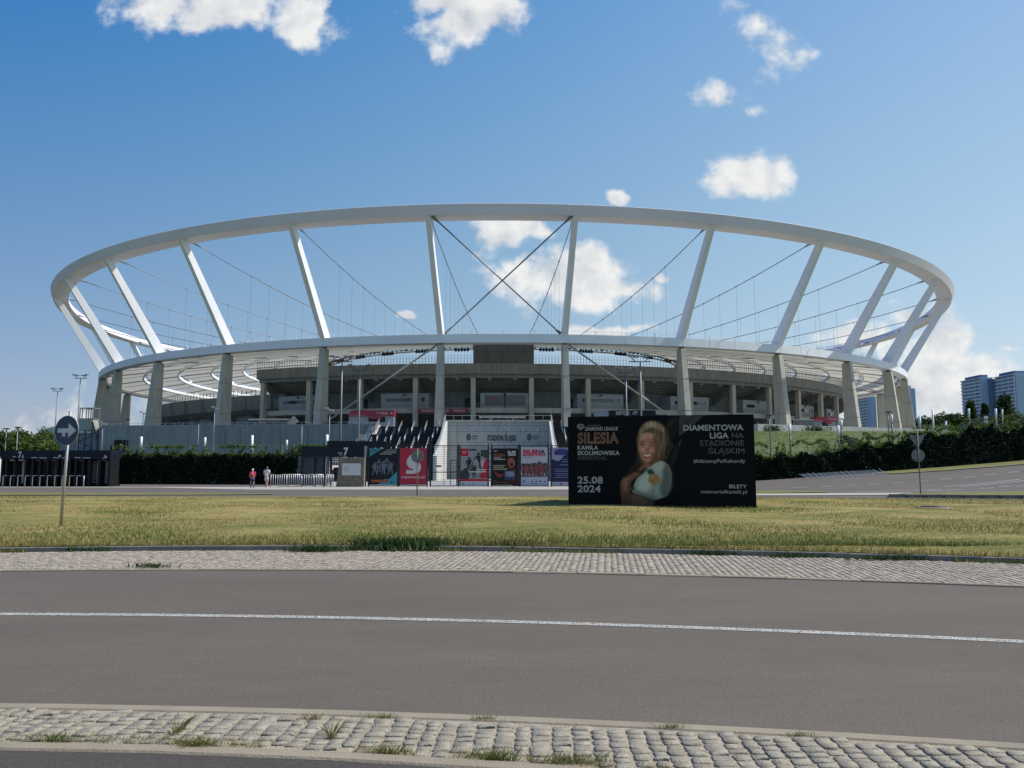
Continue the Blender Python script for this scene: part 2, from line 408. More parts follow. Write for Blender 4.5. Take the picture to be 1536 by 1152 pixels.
strip('near_cobble_bed', ln(c_apron, .03), ln(c_near, -.14), M_soil, .012, 2, hgt=flat)
strip('near_road', ln(c_near), ln(c_far), M_road, .0, 4, hgt=flat)
tag(strip('road_edge_line', ln(c_line, -.072), ln(c_line, .072), M_paint, .005, 1, hgt=flat), kind='structure')
strip('far_cobble_bed', ln(c_far, .14), ln(c_kerb, -.0), M_soil, .012, 2, hgt=flat)
def kerbline(name, fn, d0, d1, z0, z1, m, seg=1.0):
    b = MB(); x = -33.0
    if seg > 1: seg = 1.0; rough_j = .0005
    else: rough_j = .004
    while x < 33:
        x1 = x+seg-(.006 if rough_j > .001 else .0005); j = random.uniform(-1, 1)*rough_j; k = random.uniform(-1, 1)*rough_j
        y0, y1 = float(fn(x)), float(fn(x1))
        bv = .012; bx = .012 if rough_j > .001 else 0
        b.hexa([(x,y0+d0,z0),(x1,y1+d0,z0),(x1,y1+d1,z0),(x,y0+d1,z0)], [(x,y0+d0+j,z1-bv+k),(x1,y1+d0+j,z1-bv+k),(x1,y1+d1+j,z1-bv+k),(x,y0+d1+j,z1-bv+k)])
        b.hexa([(x,y0+d0+j,z1-bv+k),(x1,y1+d0+j,z1-bv+k),(x1,y1+d1+j,z1-bv+k),(x,y0+d1+j,z1-bv+k)], [(x+bx,y0+d0+j+bv,z1+k),(x1-bx,y1+d0+j+bv,z1+k),(x1-bx,y1+d1+j-bv,z1+k),(x+bx,y0+d1+j-bv,z1+k)])
        x += seg
    return tag(b.build(name, m), kind='structure')
kerbline('parking_kerb', c_apron, -.12, .0, -.1, .03, M_kerb, 6.0)
kerbline('near_road_kerb', c_near, -.13, -.01, -.1, .018, M_kerb, 6.0)
kerbline('far_road_kerb', c_far, .01, .13, -.1, .022, M_kerb)
kerbline('lawn_kerb', c_kerb, -.0, .08, -.1, .105, M_kerbd)
# granite setts, laid in rows
M_sett = mat('granite_setts', (.225,.192,.14), .9, col2=(.38,.345,.265), scale=13, bump=.9, bscale=90, detail=3)
M_settf = mat('pale_granite_setts', (.19,.16,.12), .9, col2=(.40,.345,.27), scale=6, bump=.7, bscale=60, detail=3)
def setts(name, f0, f1, x0, x1, sz, m, ang=.0, jit=.012, hz=.018, holes=.0):
    V = []; Fs = []; gap = .008
    ymid = lambda x: (float(f0(x))+float(f1(x)))/2
    w = max(float(f1(x))-float(f0(x)) for x in (x0, 0, x1)); nr = int((w+1.5)/sz)+2
    x = x0; cidx = 0
    while x < x1:
        cw = sz*random.uniform(.82, 1.16); y0, y1 = float(f0(x)), float(f1(x))
        yy = y0-random.uniform(0, sz)
        while yy < y1+sz:
            l = sz*random.uniform(.62, .98); cy = yy+l/2; cx = x+cw/2+ang*(cy-y0)
            yy += l
            if not (float(f0(cx))+l*.35 < cy < float(f1(cx))-l*.35) or random.random() < holes: continue
            hx, hy = cw/2-gap*random.uniform(.5, 1.4), l/2-gap*random.uniform(.3, 1.0); z = hz+random.uniform(-.003, .003); tx, ty = random.uniform(-.03,.03), random.uniform(-.03,.03)
            o = len(V); r = min(hx, hy)*random.uniform(.16,.34); ct = random.uniform(-.06, .06)
            ring_ = [(-hx+r,-hy),(hx-r,-hy),(hx,-hy+r),(hx,hy-r),(hx-r,hy),(-hx+r,hy),(-hx,hy-r),(-hx,-hy+r)]
            ring_ = [(a+random.uniform(-jit,jit)*.6, b+random.uniform(-jit,jit)*.6) for a, b in ring_]
            for sc_, dz in ((1.0, -.016), (.99, -.004), (.955, .0)):
                for a, b in ring_: V.append((cx+(a-b*ct)*sc_, cy+(b+a*ct)*sc_, z+dz+a*sc_*tx+b*sc_*ty))
            V.append((cx, cy, z+.0015))
            for k in range(2):
                for i in range(8): Fs.append((o+k*8+i, o+k*8+(i+1)%8, o+k*8+8+(i+1)%8, o+k*8+8+i))
            for i in range(0, 8, 2): Fs.append((o+16+i, o+16+(i+1)%8, o+16+(i+2)%8, o+24))
        x += cw
    return tag(npmesh(name, V, Fs, m, smooth=False), kind='structure')
setts('near_cobbles', lambda x: c_apron(x)+.02, lambda x: c_near(x)-.14, -5.2, 5.2, .110, M_sett, .04, .013, .021, .012)
setts('far_cobbles', lambda x: c_far(x)+.14, lambda x: c_kerb(x)-.01, -12.5, 12.5, .108, M_settf, .12, .016, .019, .03)
# lawn
lawn_far = [(-60, G(0,745).y)] + [tuple(G(a, b)[:2]) for a, b in [(0,745),(200,745.5),(450,745.5),(640,745.5),(850,745.5),(1140,747),(1300,748.5),(1536,752)]] + [(45, 37)]
A = np.array(ln(c_kerb, .08)); n_ = 160
xk = np.linspace(-33, 33, n_); lf = np.array(lawn_far); fy = np.interp(xk, lf[:,0], lf[:,1])
rows = 60; V = []
tt = (np.linspace(0, 1, rows)**1.6)
for t_ in tt:
    y = c_kerb(xk)+.08; q = y+(fy-y)*t_
    und = .03*np.sin(xk*.9+q*.35)+.025*np.sin(xk*.31-q*.6+1)
    V.append(np.c_[xk, q, (.085+und*min(1, t_*8)+.06*min(1, t_*12))*(1-float(sst((t_-.72)/.28)))+.03])
V = np.concatenate(V); Fs = [(j*n_+i, j*n_+i+1, (j+1)*n_+i+1, (j+1)*n_+i) for j in range(rows-1) for i in range(n_-1)]
tag(npmesh('lawn', V, Fs, M_meadow, smooth=True), kind='structure')
def lawn_z(x, y):
    t_ = max(0, min(1, (y-float(c_kerb(x)))/30.0)); return .145
strip('lawn_far_kerb', [(x, y) for x, y in zip(xk, fy)], [(x, y+.12) for x, y in zip(xk, fy)], M_kerb, .04, 1, hgt=flat)
# far roads, paths
hedge_line = [(-60, 82), (-40, 81.5), (-19, 79), (-16.5, 70), (16, 70), (22.6, 72), (31, 74.5), (40, 76.5), (50, 78.5), (70, 84), (110, 96)]
road_near = [(x, y-1) for x, y in zip(np.linspace(-60,-15,10), np.full(10, 45.))] + [(-5, 44.5), (8, 44.5), (14, 43.8), (20, 41), (26, 39.5), (45, 37), (110, 30)]
strip('far_road', road_near, hedge_line, M_road2, .012, 22)
strip('gate_pavement', [(-60, 66.4), (-30, 66.3), (-19.6, 59.6), (-10, 59.6), (6, 59.6), (14, 61), (20, 66)], [(-60, 68.5), (-30, 68.6), (-19.8, 69), (-10, 69.8), (6, 69.8), (14, 69.8), (20.4, 69.9)], M_conc, .035, 6)
strip('paved_forecourt', [(-18.6, 69.8), (17.8, 69.8)], [(-26, 134), (19, 134)], mat('forecourt_paving', (.30,.30,.29), .9, var=.12, scale=.8), .02, 30, hgt=flat)
M_dry = mat('dry_grass', (.19,.165,.065), .95, col2=(.115,.135,.045), scale=.8, bump=.6, bscale=8, spec=.1, detail=10)
strip('verge_grass_strip', [(-60, 47.2), (-26, 47.2), (-19.5, 47.4), (-14.6, 48.4)], [(-60, 51.5), (-32, 51.8), (-23, 51.6), (-15, 49.9)], M_dry, .05, 3)
strip('centre_grass_strip', [(8, 49.5), (16, 50.3), (20.5, 51.5)], [(8, 56.5), (16, 55.2), (20.8, 52.8)], M_dry, .05, 3)
strip('centre_footpath', [(8, 46.4), (17, 46.6), (24.6, 47.6)], [(8, 49.3), (17, 49.9), (25.2, 50.2)], M_conc, .045, 3)
strip('right_grass_island', [(20.9, 44.1), (27.3, 42.5), (45, 38.1), (80, 30)], [(20.9, 44.5), (24, 48.8), (33, 50.5), (80, 52)], M_dry, .09, 3)
strip('hedge_verge', [(33.2, 69.5), (38, 69.4), (46, 70.5), (70, 74), (110, 84)], [(33.4, 75.1), (40, 76.4), (50, 78.4), (70, 83.9), (110, 96)], M_dry, .07, 4)
strip('hedge_verge_kerb', [(33.2, 69.3), (38, 69.2), (46, 70.3), (70, 73.8), (110, 83.8)], [(33.2, 69.5), (38, 69.4), (46, 70.5), (70, 74), (110, 84)], M_conc, .09, 1)
def dash(p, q, w, m=None):
    p, q = Vector(p), Vector(q); d = (q-p).normalized(); s_ = Vector((-d.y, d.x))*w/2; k = 4
    A_ = [p-s_+(q-p)*i/k for i in range(k+1)]; B_ = [p+s_+(q-p)*i/k for i in range(k+1)]
    V = [(a.x, a.y, float(H(a.x, a.y))+.03) for a in A_]+[(a.x, a.y, float(H(a.x, a.y))+.03) for a in B_]
    return V, [(i, i+1, k+2+i, k+1+i) for i in range(k)]
V = []; Fs = []
def dashes(lst, w):
    for a, b in lst:
        v, f = dash(a, b, w); o = len(V); V.extend(v); Fs.extend([tuple(i+o for i in q) for q in f])
def HG(px, py):                        # ground hit on the sloping terrain
    d = ray(px, py); k = 20.0
    for _ in range(400):
        x, y, z = d.x*k, d.y*k, CAMZ+d.z*k
        if z <= float(H(x, y)): break
        k += .25
    return (x, y)
dashes([(HG(a, 740), HG(a+24, 740)) for a in (500, 542, 585, 627, 668, 710, 752, 790, 828)], .22)
dashes([(HG(a-9, b+.3), HG(a+9, b-.3)) for a, b in [(1200,732),(1241,730),(1277,728.5),(1312,727),(1348,725),(1384,722.5),(1419,719.5),(1453,716.5),(1486,713),(1520,709)]], .25)
dashes([(HG(a-11, b+.4), HG(a+11, b-.4)) for a, b in [(1402,736.5),(1428,736),(1508,730.5),(1534,730),(1480,733)]], .22)
dashes([(HG(1417,731), HG(1530,719.5)), (HG(1440,731), HG(1536,722)), (HG(1270,739), HG(1410,735))], .16)
tag(npmesh('road_dashes', V, Fs, M_paint2), kind='structure')
# ================================================================ the stadium
CX, CY, ROT, PH0 = -2.45, 248.8, -.0246, -.0683
T = lambda i: PH0+i*2*PI/32
def EL(a, b, cx=CX, cy=CY, rot=ROT):
    c, s = math.cos(rot), math.sin(rot)
    def f(t, dr=0, z=0):
        x, y = a*math.sin(t), -b*math.cos(t); nx_, ny_ = math.sin(t)/a, -math.cos(t)/b; l = math.hypot(nx_, ny_)
        x += nx_/l*dr; y += ny_/l*dr
        return Vector((cx+c*x-s*y, cy+s*x+c*y, z))
    return f
def frame(f, t):
    n = (f(t, 1)-f(t, 0)).normalized(); return n, Vector((-n.y, n.x, 0))
EU, ED, EI = EL(126.6, 122.8), EL(115.9, 108.8), EL(54, 48)
ZT, ZL0, ZL1, ZU0, ZU1 = 8.7, 24.2, 25.75, 43.5, 45.2
def ringmesh(f, prof, seg=192, t0=0, t1=2*PI, smooth=False, m=0, cap=True):
    b = MB(); closed = abs(t1-t0-2*PI) < 1e-6; k = len(prof); n = seg if closed else seg+1
    vs = [f(t0+(t1-t0)*i/seg, dr, z) for i in range(n) for dr, z in prof]; fs = []
    for i in range(seg):
        j = (i+1) % n
        for a in range(k): fs.append((i*k+a, j*k+a, j*k+(a+1) % k, i*k+(a+1) % k))
    if not closed and cap: fs.append(tuple(range(k))[::-1]); fs.append(tuple((n-1)*k+a for a in range(k)))
    return b.add(vs, fs, m, smooth)
M_white = mat('white_steel_paint', (.74,.75,.77), .5, var=.04, scale=.2)
M_under = mat('ring_paint', (.70,.66,.72), .55, var=.05, scale=.12)
M_cst = mat('smooth_concrete', (.45,.425,.35), .85, var=.09, scale=.35, bump=.25, bscale=5, streak=.22)
M_cstd = mat('shade_grey_concrete', (.215,.22,.205), .9, var=.12, scale=.4, bump=.3, bscale=4, streak=.30)  # concrete colour lowered to deepen the shade on the stands
M_wall = mat('shade_wall_concrete', (.25,.265,.265), .9, var=.10, scale=.22, bump=.25, bscale=3, streak=.25)  # darker, bluer concrete: part of the wall's shade is in the colour
M_steel = mat('cable_steel', (.20,.21,.22), .45, .6)
M_galv = mat('galvanised_steel', (.52,.53,.54), .42, .55, var=.08, scale=4)
M_blk = mat('black_metal', (.008,.009,.010), .5, spec=.3)
M_navy = mat('navy_metal', (.006,.010,.018), .5, var=.1, scale=1, spec=.25)
M_glass = mat('dark_glass', (.02,.025,.03), .08, spec=.8)
M_roof = mat('polycarbonate_roof', (.62,.59,.51), .45, var=.05, scale=.15, transl=.40)
M_seam = mat('roof_seam', (.16,.15,.14), .6)
M_plast = mat('white_render', (.36,.38,.39), .8, var=.06, scale=.6, streak=.12)
ST = thing('stadium', 'huge oval stadium with a white double ring roof on leaning pylons and concrete stands', 'stadium', (CX, CY, ZT))
# the two compression rings
ringmesh(EU, [(-.60,ZU0),(-.54,ZU0+.04),(.08,ZU1-.06),(.02,ZU1),(-3.4,ZU1),(-3.5,ZU1-.1),(-3.9,ZU0)], 224).build('upper_compression_ring', M_under, ST)
ringmesh(ED, [(0,ZL0),(0,ZL1),(-2.0,ZL1),(-2.0,ZL0)], 224).build('lower_compression_ring', M_white, ST)
# walkway posts and joints on the lower ring
b = MB()
for i in range(128):
    t = T(i/4); n, q = frame(ED, t); p = ED(t, -.2, ZL1)
    if i % 4: b.bar(p, p+Vector((0,0,.75)), .10, .10)
    p = ED(t, .02, ZL0); b.hexa([p-q*.02, p+q*.02, p+q*.02-n*.1, p-q*.02-n*.1], [v+Vector((0,0,ZL1-ZL0-.02)) for v in (p-q*.02, p+q*.02, p+q*.02-n*.1, p-q*.02-n*.1)])
for i in range(224): b.bar(ED(2*PI*i/224, -1.7, ZL1+.95), ED(2*PI*(i+1)/224, -1.7, ZL1+.95), .05, .05)
for i in range(448): p = ED(2*PI*i/448, -1.7, ZL1); b.bar(p, p+Vector((0,0,.97)), .04, .04)
b.build('ring_walkway_railing', M_white, ST)
roofz = lambda u: 24.9+8.3*(1-(1-u)**1.3)
def RP(t, u, dz=0):                    # a point of the roof: u = 0 at the ring, 1 at the opening
    a, b_ = 115.9-1.9+(54-114)*u, 108.8-1.9+(48-106.9)*u
    return EL(a, b_)(t, 0, roofz(u)+dz)
for i in range(32):
    t = T(i); n, q = frame(ED, t); nu, qu = frame(EU, t)
    b = MB(); B = ED(t, 0, ZL1-.02); Tp = EU(t, 0, ZU0+.03)
    b.hexa([B-n*.06-q*.50, B-n*.06+q*.50, B-n*2.5+q*.50, B-n*2.5-q*.50], [Tp-nu*.62-q*.42, Tp-nu*.62+q*.42, Tp-nu*2.05+q*.42, Tp-nu*2.05-q*.42])
    pl = b.build('pylon', M_white, ST)
    # the concrete column beneath
    b = MB(); lo = ED(t, 0, ZT-.05); hi = ED(t, 0, ZL0-.35)
    b.hexa([lo+n*1.55-q*.62, lo+n*1.55+q*.62, lo-n*1.75+q*.62, lo-n*1.75-q*.62], [hi-n*.05-q*.52, hi-n*.05+q*.52, hi-n*1.8+q*.52, hi-n*1.8-q*.52])
    col_ = b.build('column', M_cst, ST)
    b = MB(); b.hexa([hi-n*.4-q*.3, hi-n*.4+q*.3, hi-n*1.4+q*.3, hi-n*1.4-q*.3], [v+Vector((0,0,.36)) for v in (hi-n*.4-q*.3, hi-n*.4+q*.3, hi-n*1.4+q*.3, hi-n*1.4-q*.3)])
    b.build('bearing', M_seam, col_)
    for k in (3.6, 9.5):
        b = MB()               # bands with the cables tied round the column
        f_ = k/(ZL0-.35-ZT); oo = lo+n*(1.55-1.6*f_)+Vector((0,0,k)); ii = lo+n*(-1.75-.05*f_)+Vector((0,0,k)); w_ = .62-.10*f_+.02
        for a_, c_ in ((oo+n*.02-q*w_, oo+n*.02+q*w_), (oo-q*w_, ii-q*w_), (oo+q*w_, ii+q*w_)): b.bar(a_, c_, .05, .05)
        b.build('column_band', M_seam, col_)
    # suspension cable and hangers
    S0 = EU(t, -3.3, ZU0+.3); E0 = RP(t, 1, .6); b = MB(); pts = []
    for k in range(15):
        s_ = k/14; p = S0.lerp(E0, s_); p.z -= 3.2*4*s_*(1-s_)*.55; pts.append(p)
    b.tube(pts, .085, 5); b.tube([pts[0]+(pts[0]-pts[1]).normalized()*.8, pts[0], pts[0].lerp(pts[1], .45)], [.34, .30, .09], 7)
    for k in range(3, 14):
        p = pts[k]; rr = math.hypot((p.x-CX)/114, (p.y-CY)/106.9); u = max(0, min(1, (1-rr)/.49)); b.bar(p, (p.x, p.y, roofz(u)+.1), .03, .03); b.ball(p, .17, n=6, k=4)
        b.bar((p.x, p.y, roofz(u)), (p.x, p.y, roofz(u)+.9), .16, .16)
    b.build('suspension_cable', M_steel, ST)
    b = MB()
    for k in range(10): b.bar(RP(t, k/10, -.25), RP(t, (k+1)/10, -.25), .16, .22)
    b.build('roof_rib', M_seam, ST)
# roof skin: panels between arched tubes, dark seams; slots added so sun strikes the arches
nt_ = 192
for k in range(7):
    us = np.linspace((k+(.13 if k else 0))/7, (k+1)/7, 3); V = []; Fs = []
    for i in range(nt_):
        for u in us: V.append(tuple(RP(T(0)+2*PI*i/nt_, u)))
    for i in range(nt_):
        for j in range(2): Fs.append((i*3+j, ((i+1) % nt_)*3+j, ((i+1) % nt_)*3+j+1, i*3+j+1))
    npmesh('roof_skin', V, Fs, M_roof, ST, smooth=True)
b = MB()
for i in range(32):
    for k in range(8): b.bar(RP(T(i+.5), k/8, -.06), RP(T(i+.5), (k+1)/8, -.06), .09, .09)
b.build('roof_seams', M_seam, ST)
M_arch = mat('roof_arch_white', (.90,.89,.85), .5)
for k in range(1, 7):
    b = MB()
    for i in range(160):
        t0, t1 = T(i/5), T((i+1)/5); b.bar(RP(t0, (k+.02)/7, -.50), RP(t1, (k+.02)/7, -.50), .40, .85)
    b.build('roof_arch', M_arch, ST)
b = MB()
for i in range(160):
    t0, t1 = T(i/5), T((i+1)/5)
    for dz, w in ((-.9,.35),(.1,.4)): b.bar(RP(t0, 1, dz), RP(t1, 1, dz), w, w)
    b.bar(RP(t0, 1, -.9), RP(t1, 1, .1), .12, .12); b.bar(RP(t0, .985, .1), RP(t0, .985, 1.2), .06, .06)
    b.bar(RP(t0, .985, 1.2), RP(t1, .985, 1.2), .06, .06)
b.build('inner_tension_ring', M_cst, ST)
for i in range(32):
    b = MB(); p = RP(T(i+.5), .97, -1.1); n, q = frame(EI, T(i+.5))
    for a_ in (-1.6,-.8,0,.8,1.6):
        c_ = p+q*a_; b.box(c_.x-.3, c_.x+.3, c_.y-.25, c_.y+.25, c_.z-.45, c_.z+.3)
    b.bar(p-q*2, p+q*2, .1, .1); b.bar(p-q*6.1+Vector((0,0,.45)), p+q*6.1+Vector((0,0,.45)), .1, .1); b.bar(p, p+Vector((0,0,1.0)), .12, .12)
    for a_ in np.linspace(-6, 6, 9): c_ = p+q*a_; b.box(c_.x-.17, c_.x+.17, c_.y-.17, c_.y+.17, c_.z+.25, c_.z+.6)
    b.build('floodlight_cluster', M_blk, ST)
# cross bracing of the middle bay, struts below it
def lug(b, p, d): b.tube([p-d*.2, p+d*.3, p+d*1.7], [.30,.27,.11], 7)
for i, j in ((0,1),(1,0)):
    b = MB(); a_ = EU(T(i), -1.2, ZU0-.1)+frame(EU, T(i))[1]*(.8 if i == 0 else -.8); c_ = ED(T(j), -1.2, ZL1+.5)+frame(ED, T(j))[1]*(-.9 if j == 1 else .9)
    b.tube([a_, c_], .13, 7); d = (c_-a_).normalized(); lug(b, a_, d); lug(b, c_, -d); b.build('brace_rod', M_steel, ST)
for i, j in ((0,-1),(1,2)):
    b = MB(); sgn = -1 if j < i else 1; a_ = ED(T(i), -1.0, ZL0-.2)+frame(ED, T(i))[1]*.7*sgn; c_ = ED(T(j), .0, ZT+1.0)-frame(ED, T(j))[1]*.7*sgn
    b.tube([a_, c_], .17, 8); b.build('brace_strut', M_cst, ST)
# main stand
ES = EL(106, 99, -6, 249, 0); TS = lambda k: -.014+.1067*k
t0s, t1s = -.452, 1.33; NS = 96
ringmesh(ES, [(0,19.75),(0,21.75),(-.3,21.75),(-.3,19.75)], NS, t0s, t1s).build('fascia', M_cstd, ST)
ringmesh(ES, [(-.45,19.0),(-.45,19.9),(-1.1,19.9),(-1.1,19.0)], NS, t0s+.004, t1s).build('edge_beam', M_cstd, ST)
prof = [(-.32,20.6)]
for k in range(14): prof += [(-.32-.5*k-.5, 20.6-.19*k), (-.32-.5*k-.5, 20.6-.19*(k+1))]
und = []
for k in range(8): und += [(-1.12-.78*k, 19.55-.33*k), (-1.12-.78*(k+1), 19.55-.33*k)]
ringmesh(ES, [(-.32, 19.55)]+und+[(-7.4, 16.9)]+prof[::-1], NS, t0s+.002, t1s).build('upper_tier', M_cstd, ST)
ringmesh(ES, [(-1.6,12.35),(-1.6,13.3),(-9,13.3),(-9,12.35)], NS, t0s+.006, t1s).build('gallery_slab', M_cst, ST)
b = MB()
for k in range(0, 300):
    t = t0s+(t1s-t0s)*k/300; p = ES(t, -.15, 21.75); b.bar(p, p+Vector((0,0,1.75)), .07, .07)
for k in range(NS):
    a_, c_ = t0s+(t1s-t0s)*k/NS, t0s+(t1s-t0s)*(k+1)/NS
    for z in (22.2, 22.75): b.bar(ES(a_, -.15, z), ES(c_, -.15, z), .03, .03)
b.build('stand_railing', M_seam, ST)
# gallery back wall with doorways through to the bowl
b = MB(); doors = [TS(k+.5+o) for k in range(-4, 13) for o in ((.02,) if k % 2 == 0 else ())]
t = t0s
while t < t1s:
    t2 = min(t+.008, t1s); mid = (t+t2)/2
    op = any(abs(mid-d) < .0085 for d in doors)
    lo = 15.9 if op else 13.28
    b.hexa([ES(t,-7,lo), ES(t2,-7,lo), ES(t2,-7.3,lo), ES(t,-7.3,lo)], [ES(t,-7,16.95), ES(t2,-7,16.95), ES(t2,-7.3,16.95), ES(t,-7.3,16.95)]); t = t2
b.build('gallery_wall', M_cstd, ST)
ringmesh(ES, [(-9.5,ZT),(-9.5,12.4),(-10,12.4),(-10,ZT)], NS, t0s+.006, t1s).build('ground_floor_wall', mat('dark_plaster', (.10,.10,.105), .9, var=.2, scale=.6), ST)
for k in range(-4, 13):
    t = TS(k); n, q = frame(ES, t); b = MB()
    def rb(d0, d1, z0, z1, w): # radial block
        b.hexa([ES(t,d0,z0)-q*w, ES(t,d0,z0)+q*w, ES(t,d1,z0)+q*w, ES(t,d1,z0)-q*w], [ES(t,d0,z1)-q*w, ES(t,d0,z1)+q*w, ES(t,d1,z1)+q*w, ES(t,d1,z1)-q*w])
    rb(-.5, -1.4, ZT-.05, 19.0, .46); b.build('stand_column', M_cst, ST)
    b = MB(); w = .3
    b.hexa([ES(t,-1.42,17.9)-q*w, ES(t,-1.42,17.9)+q*w, ES(t,-6.98,14.9)+q*w, ES(t,-6.98,14.9)-q*w], [ES(t,-1.42,19.5)-q*w, ES(t,-1.42,19.5)+q*w, ES(t,-6.98,16.9)+q*w, ES(t,-6.98,16.9)-q*w])
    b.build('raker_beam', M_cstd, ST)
M_rail = mat('railing_steel', (.10,.105,.11), .5, .4)
b = MB()
for k in range(420):
    t = t0s+.02+(t1s-t0s-.02)*k/420; p = ES(t, -1.75, 13.3); b.bar(p, p+Vector((0,0,1.0)), .035, .035)
for k in range(NS):
    a_, c_ = t0s+.02+(t1s-t0s-.02)*k/NS, t0s+.02+(t1s-t0s-.02)*(k+1)/NS
    for z in (13.8, 14.3): b.bar(ES(a_, -1.75, z), ES(c_, -1.75, z), .04, .04)
b.build('gallery_railing', M_rail, ST)
def arcbox(f, t0, t1, d0, d1, z0, z1, b=None, n=6):
    b = b or MB()
    for i in range(n):
        a_, c_ = t0+(t1-t0)*i/n, t0+(t1-t0)*(i+1)/n
        b.hexa([f(a_,d0,z0), f(c_,d0,z0), f(c_,d1,z0), f(a_,d1,z0)], [f(a_,d0,z1), f(c_,d0,z1), f(c_,d1,z1), f(a_,d1,z1)])
    return b
for k, t in enumerate([-.375, -.148, .045, .232, .43, .62, .81, 1.0]):
    w = .047; s_ = arcbox(ES, t-w, t+w, -3.4, -6.98, 13.32, 16.35).build('gallery_box', M_plast, ST)
    if k == 2:
        arcbox(ES, t-w*.82, t+w*.82, -3.36, -3.5, 13.9, 15.9).build('window', M_glass, s_)
        o = ES(t-w*.72, -3.3, 14.95); text('TYSKIE', o, (1,0,0), (0,0,1), 2.6, .55, mat('faded_lettering', (.30,.10,.12), .6), ST, .02, name='box_lettering')
        arcbox(ES, t-.001, t+.001, -3.30, -3.4, 13.5, 16.3).build('mullion', M_blk, s_)
    else:
        arcbox(ES, t-w*.78, t+w*.6, -3.36, -3.5, 14.75, 15.4).build('window', M_glass, s_)
        arcbox(ES, t+w*.72, t+w*.86, -3.36, -3.5, 14.7, 15.5, n=1).build('window', M_glass, s_)
    b = MB(); p = ES(t, -3.3, 15.9); b.box(p.x-.2, p.x+.2, p.y-.2, p.y+.1, p.z, p.z+.3); b.build('wall_lamp', M_blk, s_)
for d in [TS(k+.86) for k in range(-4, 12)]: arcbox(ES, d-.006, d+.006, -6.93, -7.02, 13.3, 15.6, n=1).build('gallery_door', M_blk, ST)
for d in [TS(k+o) for k in range(-3, 12) for o in (.28,.72)]:
    b = MB(); p = ES(d, -1.3, 18.85); b.box(p.x-.3, p.x+.3, p.y-.3, p.y+.1, p.z-.1, p.z+.06); b.bar(p, p+Vector((0,0,.6)), .05, .05); b.build('soffit_lamp', M_galv, ST)
# the control room on top of the main stand
b = MB(); b.box(-7.6, 4.3, 152.6, 158, 21.8, 25.9)
rb_ = b.build('control_room', mat('control_room_cladding', (.12,.13,.13), .8, var=.1, scale=.4, streak=.3), ST)
b = MB()
for x in (-5.6,-3.2,-.8,1.6): b.box(x-.03, x+.03, 152.56, 152.6, 21.9, 25.8)
for z in (23.1, 24.5): b.box(-7.55, 4.25, 152.55, 152.6, z-.02, z+.02)
b.build('panel_joints', M_seam, rb_)
# lower bowl, all the way round
EB = EL(100, 94, -6, 249, 0); M_seat = mat('seat_rows', (.30,.34,.42), .8, col2=(.42,.45,.5), scale=.5)
pf = []
for k in range(28): pf += [(-9-1.5*k, 13.2-.47*k), (-9-1.5*(k+1), 13.2-.47*k)]
ringmesh(EB, [(-9, 0)]+pf+[(-51, 0)], 128).build('seating_bowl', M_seat, ST)
tA, tB = t1s, 2*PI+t0s+.03
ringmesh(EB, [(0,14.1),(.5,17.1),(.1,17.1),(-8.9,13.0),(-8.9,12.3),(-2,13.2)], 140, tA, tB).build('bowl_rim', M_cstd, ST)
ringmesh(EB, [(-3.2,ZT),(-3.2,13.1),(-3.6,13.1),(-3.6,ZT)], 140, tA, tB).build('bowl_wall', mat('bowl_wall_paint', (.26,.27,.28), .9, var=.2, scale=.5), ST)
b = MB()
for k in range(330):
    t = tA+(tB-tA)*k/330; p = EB(t, .3, 17.1)
    b.bar(p, p+Vector((0,0,1.3)), .10, .10)
b.build('bowl_railing', M_seam, ST)
for k in range(60):
    t = tA+(tB-tA)*(k+.5)/60; n, q = frame(EB, t); b = MB(); w = .22
    b.hexa([EB(t,.55,14.3)-q*w, EB(t,.55,14.3)+q*w, EB(t,-3.1,11.6)+q*w, EB(t,-3.1,11.6)-q*w], [EB(t,.75,17.2)-q*w, EB(t,.75,17.2)+q*w, EB(t,-3.1,13.2)+q*w, EB(t,-3.1,13.2)-q*w])
    b.build('rim_bracket', M_cstd, ST)
for k in range(60):
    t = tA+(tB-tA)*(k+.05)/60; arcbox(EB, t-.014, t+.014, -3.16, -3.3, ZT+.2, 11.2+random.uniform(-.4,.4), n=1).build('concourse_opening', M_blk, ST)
# pitch, terrace
tag(ringmesh(EB, [(-49,.02),(-49,.05),(-93,.05),(-93,.02)], 96).build('pitch_grass', mat('pitch', (.06,.13,.03), .9)), kind='structure')
TR = thing('terrace', 'long grey concrete retaining wall carrying the paved terrace round the stadium', 'terrace', (0, 134, 0))
b = MB(); zt = 9.17
front = [(-119,258),(-113,216),(-92,172),(-72.5,139.2),(-23.2,134.2)]; fr2 = [(18.6,134.2),(42,134.3),(78,151.5),(112,176),(132,215),(136,250)]
def wall(b, pts, z0, z1, th=.45, m=0):
    pts = [Vector((p[0], p[1], 0)) for p in pts]; ns = []
    for i in range(len(pts)):
        d = (pts[min(i+1, len(pts)-1)]-pts[max(i-1, 0)]).normalized(); ns.append(Vector((-d.y, d.x, 0)))
    for i in range(len(pts)-1):
        p, q = pts[i], pts[i+1]; a_, c_ = p+ns[i]*th, q+ns[i+1]*th
        b.hexa([(p.x,p.y,z0),(q.x,q.y,z0),(c_.x,c_.y,z0),(a_.x,a_.y,z0)], [(p.x,p.y,z1),(q.x,q.y,z1),(c_.x,c_.y,z1),(a_.x,a_.y,z1)], m)
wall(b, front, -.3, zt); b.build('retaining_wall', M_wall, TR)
b = MB(); wall(b, fr2, 6.8, zt); b.build('parapet_wall', mat('pale_wall_concrete', (.47,.465,.43), .9, var=.12, scale=.35, bump=.3, bscale=4, streak=.3), TR)
